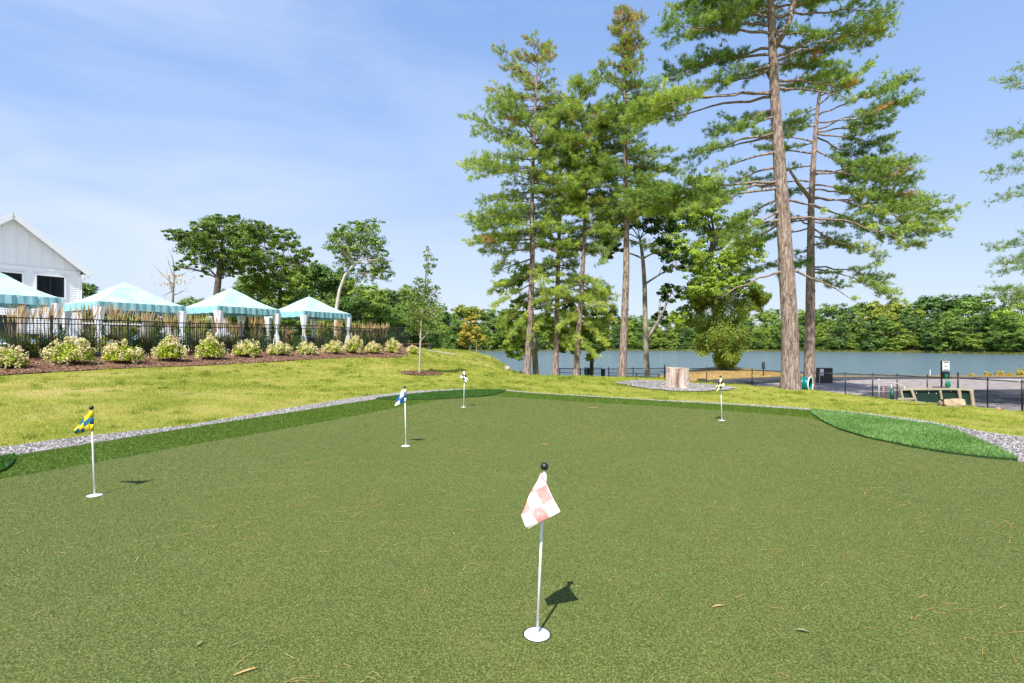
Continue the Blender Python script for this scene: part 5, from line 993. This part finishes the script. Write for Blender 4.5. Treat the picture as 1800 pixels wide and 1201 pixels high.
# oak behind the cabanas
Y = 58; b = W(378,600,Y); b.z = gz(b.x,b.y)
broad('oak_tree', 'wide spreading oak rising behind the third cabana', 'oak tree', b, [b, W(381,520,Y), W(384,490,Y), W(388,455,Y), W(390,430,Y)], [.42,.36,.32,.24,.15],
  PL(Y, [(385,400,44,22,0),(335,425,34,20,1),(310,412,24,13,0),(345,455,22,12,-1),(430,410,40,24,1),(425,450,34,20,-1),(365,405,34,20,-2),(400,385,30,12,1),(362,470,14,18,0),(400,480,18,14,1),(350,430,44,26,.5),(385,435,50,34,0),(430,435,46,32,.5),(320,470,14,14,0),(300,412,18,8,.5),(455,400,26,14,0),(400,465,40,20,.8)]), bark_dark, oak_m, 36, 22, 50, .19, rc=.26, tint0=.45, sub=12)
broad('oak_tree', 'dark rounded oak between the spreading oak and the birch', 'oak tree', (b.x+4.5,64,.8), [(b.x+4.5,64,.8),(b.x+4.6,64,5),(b.x+4.7,64,9)], [.4,.3,.15],
  PL(64, [(465,420,34,22,0),(500,420,30,20,1),(525,440,22,18,0),(470,460,38,26,0),(510,470,30,24,1),(450,500,30,24,0),(490,510,34,22,-1),(545,455,14,14,0),(440,470,24,20,-1)]), bark_dark, mid_m, 37, 20, 56, .21, rc=.28, tint0=.5)
# birch
Y = 56; b = W(590,600,Y); b.z = gz(b.x,b.y)
broad('birch_tree', 'open birch with curved white trunk behind the last cabana', 'birch tree', b, [b, W(591,545,Y), W(597,510,Y), W(606,485,Y), W(622,465,Y), W(645,452,Y)], [.22,.2,.17,.15,.10,.05],
  PL(Y, [(600,420,24,20,0),(625,400,24,12,1),(650,415,26,20,0),(670,430,16,14,0),(600,440,16,10,-1),(655,450,20,10,1),(675,455,14,14,0),(640,395,20,8,0),(595,405,14,12,0),(625,425,40,26,.5),(650,395,30,10,.5),(615,450,26,16,0),(675,480,22,18,1.5),(665,465,24,20,1),(590,430,22,24,.5),(640,430,44,30,1),(610,460,26,22,1),(650,480,30,20,1.5)]), pm('birch_bark', [(.34,.31,.27),(.56,.53,.48)], 4, .8, .3), lime_m, 38, 22, 24, .19, rc=.32, tint0=.25, sub=14)
# bare tree
Y = 60; b = W(302,600,Y); b.z = gz(b.x,b.y); r = empty('bare_tree', b); tag(r, 'nearly bare thin tree with a few yellow leaves left of the spreading oak', 'bare tree'); q = lambda x, y, d=0: W(x, y, Y+d)-b
m = MB(); m.tube([q(302,600),q(304,520),q(306,490),q(305,460),q(296,438)], [.16,.12,.08,.05,.015], 7); m.build('trunk', bark_grey, r, True)
m = MB(); tips = [(304,500,266,462),(304,510,283,520),(305,485,330,478),(305,475,312,455),(306,490,290,445),(303,520,330,505),(304,505,278,492),(303,515,292,470),(305,470,300,440)]
for x0,y0,x1,y1 in tips: m.tube([q(x0,y0), q((x0+x1)/2+1,(y0+y1)/2+2,.5), q(x1,y1,1)], [.06,.035,.01], 5); m.tube([q((x0+x1)/2,(y0+y1)/2,.5), q(x1+5,y1+8,.4)], [.025,.008], 4)
m.build('limbs', bark_grey, r, True)
rs_ = np.random.RandomState(3); P = np.concatenate([np.array(q(x,y))+rs_.normal(0,.5,(46,3))*np.array([1.5,1,.35]) for x,y in ((290,484),(308,488),(300,500),(318,495))]); link('foliage', arrmesh('foliage', leaf_quads(rs_, P, rs_.normal(0,1,P.shape), .2), 4, rs_.random(len(P))*.3+.6, None, [olive_m]), r)
# sapling
Y = 22; b = W(737,657,Y); b.z = gz(b.x,b.y)
r = broad('sapling', 'young slender sapling in the mulch ring left of the farthest flags', 'young tree', b, [b, W(739,600,Y), W(741,560,Y), W(745,530,Y), W(748,490,Y), W(751,435,Y)], [.045,.04,.036,.03,.022,.008],
  PL(Y, [(722, 555, 18, 27, 0), (745, 540, 21, 22, 0.2), (765, 545, 15, 30, -0.2), (735, 575, 21, 14, 0.3), (760, 580, 15, 16, 0), (728, 520, 15, 22, 0), (750, 505, 14, 19, 0), (765, 515, 10, 16, 0.2), (735, 500, 10, 16, -0.2), (752, 470, 10, 16, 0), (754, 445, 8, 16, 0), (762, 463, 8, 11, 0.1), (748, 520, 14, 20, 0), (742, 550, 22, 14, -0.2)]), flat('sapling_bark', (.42,.34,.25), .8), leafmat('sapling_leaves', [(.06,.12,.015),(.14,.24,.03),(.26,.36,.07)], .35), 40, 70, 13, .09, rc=.62, tint0=.45, sub=16)
Y = 47; b = W(826,623,Y); b.z = gz(b.x,b.y)
broad('small_maple', 'small rounded maple with olive and russet leaves on the lawn crest', 'young tree', b, [b, W(826,605,Y), W(827,580,Y)], [.06,.05,.03], PL(Y, [(826,585,20,16,0),(818,600,16,10,.3),(838,596,16,12,-.3),(824,568,14,12,0),(832,557,10,10,0)]), bark_grey, olive_m, 41, 36, 60, .15, rc=.4)
Y = 54; b = W(837,619,Y); b.z = gz(b.x,b.y)
broad('small_maple', 'smaller green maple behind and to the right of the rounded one', 'young tree', b, [b, W(838,600,Y), W(839,585,Y)], [.05,.05,.03], PL(Y, [(846,590,12,12,0),(842,578,10,10,0),(850,602,10,8,0)]), bark_grey, lime_m, 42, 30, 50, .15, rc=.4, tint0=.2)

# ---------------- prototypes for the woods
def proto(seed, h, R_, lmat, ncl, nl, ls, conifer=False):
    rs_ = np.random.RandomState(seed); L = []
    if conifer:
        for i in range(13): t_ = i/12; L.append(((rs_.normal(0,.12), rs_.normal(0,.12), h*(.25+.72*t_)), ((1-t_)*R_+.35,)*2+(h*.035,)))
    else:
        n = 12
        for i in range(n):
            th = i*2.4+rs_.random(); zz = rs_.uniform(.06,.84); rr_ = R_*.62*math.sin(PI*min(.95,zz*.75+.2))*rs_.uniform(.5,1); s_ = rs_.uniform(.34,.52)
            L.append(((rr_*math.cos(th), rr_*math.sin(th), h*zz), (R_*s_, R_*s_, h*.15)))
        L.append(((rs_.normal(0,.5),rs_.normal(0,.5),h*.84),(R_*.42,R_*.42,h*.14)))
    V, T, CC = crown(rs_, L, ncl, nl, ls, .42, .65, .45)
    m = MB(); m.tube([(0,0,-.5),(0,0,h*.4),(0,0,h*.8)], [h*.022,h*.016,.05], 7)
    for cc in CC: m.tube([(0,0,h*.35), tuple(cc[0])], [h*.008,.03], 4, cap=False)
    me = bpy.data.meshes.new('trunk'); me.from_pydata(m.v, [], m.f); me.materials.append(bark_dark)
    return arrmesh('crown', V, 4, T, None, [lmat]), me, h
far_m = [leafmat('wood_leaves_a', [(.022,.06,.012),(.06,.115,.022),(.12,.19,.04)], .25, gain=(2.7,2.4,2.1)), leafmat('wood_leaves_b', [(.035,.075,.012),(.095,.15,.024),(.18,.24,.05)], .25, gain=(2.7,2.4,2.1)), leafmat('wood_leaves_c', [(.016,.045,.014),(.04,.085,.022),(.085,.14,.04)], .25, gain=(2.7,2.4,2.1)), leafmat('wood_leaves_yellow', [(.05,.075,.012),(.11,.145,.022),(.19,.22,.04)], .3, gain=(2.7,2.4,2.1))]  # raised gain pales these leaves: distance haze put into their colour
FP = [proto(60+i, 18, 6.2, far_m[i % 3], 3.9, 42, .5) for i in range(8)]
YP = [proto(70, 16, 6, far_m[3], 3.6, 34, .6), proto(71, 20, 3.6, far_m[2], 4, 26, .5, True)]
NP = [proto(80+i, 14, 4.8, far_m[i % 3], 7, 42, .34) for i in range(4)]
def place(P, name, x, y, hh, label, cat, group, rz, z=None, wsc=1.0):
    cr, tr, h = P; s_ = hh/h; r = empty(name, (x, y, gz(x, y) if z is None else z), rz); tag(r, label, cat, group)
    for nm, me in (('crown', cr), ('trunk', tr)): o = link(nm, me, r); o.scale = (s_*wsc, s_*wsc, s_)
    return r
q = random.Random(9); cnt = {}
seg_of = lambda px: 'left of the pine group' if px < 915 else 'behind the pine group' if px < 1105 else 'around the lakeside willow' if px < 1345 else 'between the two tall pines' if px < 1420 else 'right of the second pine' if px < 1640 else 'right of the waste station sign'
top_of = lambda px: float(np.interp(px, [600,720,790,860,900,1000,1060,1130,1340,1450,1520,1600,1700,1800,1900,2100], [540,540,537,541,547,556,549,556,542,537,531,522,514,510,508,500]))
wyf = lambda a: float(np.interp(a, [-.3,-.15,.11,.44,.67,.83,1.0,1.3,2.2], [240,244,288,262,225,195,162,125,70]))
for row in range(3):
    px = 690+row*9
    while px < 1930:
        a = (px-900)/F; Yd = wyf(a)+6+row*9+q.uniform(-2.5,2.5); X = a*Yd; zt = H+(HOR-top_of(px)-q.uniform(-5,4))/F*Yd; z0 = gz(X, Yd); hh = (zt-z0)*(1 if row == 2 else (.60+.16*row)*q.uniform(.85,1.2))
        yel_ = (row > 0 and (1520 < px < 1590 or 800 < px < 840)); con = row == 2 and q.random() < .16
        P_ = YP[0] if yel_ else YP[1] if con else FP[q.randrange(8)]
        if yel_: lab, grp = ('yellow green tree in the far wood right of the second pine', 'yellow green trees right of the second pine') if px > 1200 else ('yellowing tree in the far wood left of the lakeside group', 'yellowing trees left of the lakeside group')
        elif con: lab, grp = 'dark pointed conifer standing up from the back of the wood across the lake', 'conifers in the back of the far wood'
        else: lab, grp = '', ['front row of the wood across the lake', 'middle row of the wood across the lake', 'skyline row of the wood across the lake'][row]
        if not lab or yel_:
            seg = seg_of(px); kk = (row, seg, yel_); cnt[kk] = cnt.get(kk, 0)+1; lab = f'{ORD[cnt[kk]-1]} {"yellow" if yel_ else "green"} {["waterside","midrow","skyline"][row]} tree from left on far shore, {seg}'
        elif con: cnt['c'] = cnt.get('c', 0)+1; lab = f'{ORD[cnt["c"]-1]} dark pointed conifer from the left on the skyline across the lake'
        place(P_, 'conifer' if con else 'broadleaf_tree', X, Yd, hh*(1.06 if con else 1), lab, 'tree', grp, q.uniform(0, 6.28), wsc=q.uniform(.95,1.35))
        px += (7.0+row*1.0)/Yd*F*q.uniform(.75,1.2)*.86
for k in range(46):
    px = 700+k*27.5; a = (px-900)/F; Yd = wyf(a)+4+q.uniform(-1,1.5); seg = seg_of(px); cnt['u'+seg] = cnt.get('u'+seg, 0)+1
    place(NP[k % 4], 'waterside_bush', a*Yd, Yd, q.uniform(4,7.5), f'{ORD[cnt["u"+seg]-1]} low far shore bush from the left, {seg}', 'bush', 'low bushes at the foot of the far wood', q.uniform(0,6), wsc=1.9)
# nearer wood behind the cabanas and to the lake corner
nw = sorted([(-40,505,70),(60,500,85),(150,492,66),(176,508,80),(205,518,95),(240,520,90),(275,522,85),(318,524,80),(340,520,90),(350,528,75),
 (420,500,75),(440,478,80),(470,470,82),(520,470,78),(548,455,80),(565,462,74),(585,470,88),(540,500,70),(520,520,66),(555,522,64),(500,535,62),(610,480,84),(640,492,80),(665,500,78),(600,520,66),(630,520,64),(660,530,64),(690,505,84),(715,498,88),(690,540,68),(712,530,72),(735,512,95),(750,528,110),(722,560,74),(742,548,92),(765,536,125),(775,545,140),(755,560,100),(772,565,120),(480,540,64),(450,530,66),(430,540,64),(760,580,105)])
for i, (px, ty, Yd) in enumerate(nw):
    X = (px-900)/F*Yd; z0 = gz(X, Yd); hh = H+(HOR-ty)/F*Yd-z0
    lab, grp = ('green skyline tree from the left between the clubhouse and the spreading oak', 'skyline trees between clubhouse and oak') if px < 400 else ('leafy tree from the left in the wood behind the cabanas', 'wood behind the cabana row') if px < 640 else ('leafy tree from the left between the birch and the sapling', 'wood between birch and sapling') if px < 730 else ('dark tree from the left in the wood corner behind the sapling', 'wood corner behind the sapling')
    cnt[grp] = cnt.get(grp, 0)+1; lab = f'{ORD[cnt[grp]-1]} ' + lab.replace('leafy', 'leafy green')
    place(NP[i % 4], 'broadleaf_tree', X, Yd, hh, lab, 'tree', grp, i*1.3, wsc=1.05 if hh > 7 else 1.5)
# willow-like light tree at the right, far conifer outline
place(proto(90, 16, 7, lime_m, 4, 40, .5), 'willow_tree', (1765-900)/F*178, 178, 15, 'pale green willow at the water edge near the right side of the far shore', 'willow tree', None, 0)
# bank vegetation
bank_m = leafmat('bank_reeds', [(.10,.14,.02),(.22,.24,.05),(.34,.31,.10)], .3)
aa = rs.uniform(-.3, 1.15, 42000); wy = np.interp(aa, [-.3,-.15,.11,.44,.67,.83,1.0,1.3,2.2], [240,244,288,262,225,195,162,125,70]); Yb = wy + rs.uniform(-.3,6.5,len(aa)); P = np.stack([aa*Yb, Yb], 1)
me = arrmesh('bank_grass', blades(rs, P, hz(P[:,0],P[:,1])-.1, .8, .35, .5), 3, rs.beta(2,2.3,len(P)), None, [bank_m]); tag(link('bank_grass', me), 'light green grassy strip along the far shore of the lake', 'grass', kind='stuff')
P = np.concatenate([rs.uniform([9,37],[60,56],(52000,2))]); z = hz(P[:,0],P[:,1]); k = (z > WATER-.02)&inpoly(P, [(9,38),(13,38.4),(20,41),(26,44.3),(36,46),(60,45),(60,55),(20,60),(9,50)]); P = P[k]; z = z[k]
me = arrmesh('dry_bank_grass', blades(rs, P, z, .13, .05, .8), 3, rs.beta(2,2,len(P)), None, [leafmat('dry_grass', [(.20,.19,.05),(.40,.30,.09),(.46,.28,.11)], .3)]); tag(link('dry_bank_grass', me), 'orange dry grass on the near lake bank beyond the dog run', 'grass', kind='stuff')
for k, (px, Y_, R_, h_) in enumerate([(1707,51,.3,.35),(1735,51,.35,.5),(1757,51,.4,.65),(1775,51,.3,.4),(1795,50,.4,.8)]):
    x = (px-900)/F*Y_; shrub(0, 0, R_, h_, f'{ORD[k]} small bush from the left along the lake bank at the right edge', 700+k, 'bank_bush', olive_m, 260, .16, (x, Y_), max(gz(x, Y_), WATER))
for k, (px, py, Y_) in enumerate([(908,640,38),(915,648,34),(902,634,42)]):
    x = (px-900)/F*Y_; shrub(0, 0, .7, .5, f'{ORD[k]} low lime shrub on the grassy slope left of the leftmost pine', 720+k, 'slope_shrub', lime_m, 500, .12, (x, Y_))
for o in COL.objects:
    if o.parent is None and o.type == 'EMPTY': o.empty_display_size = .3
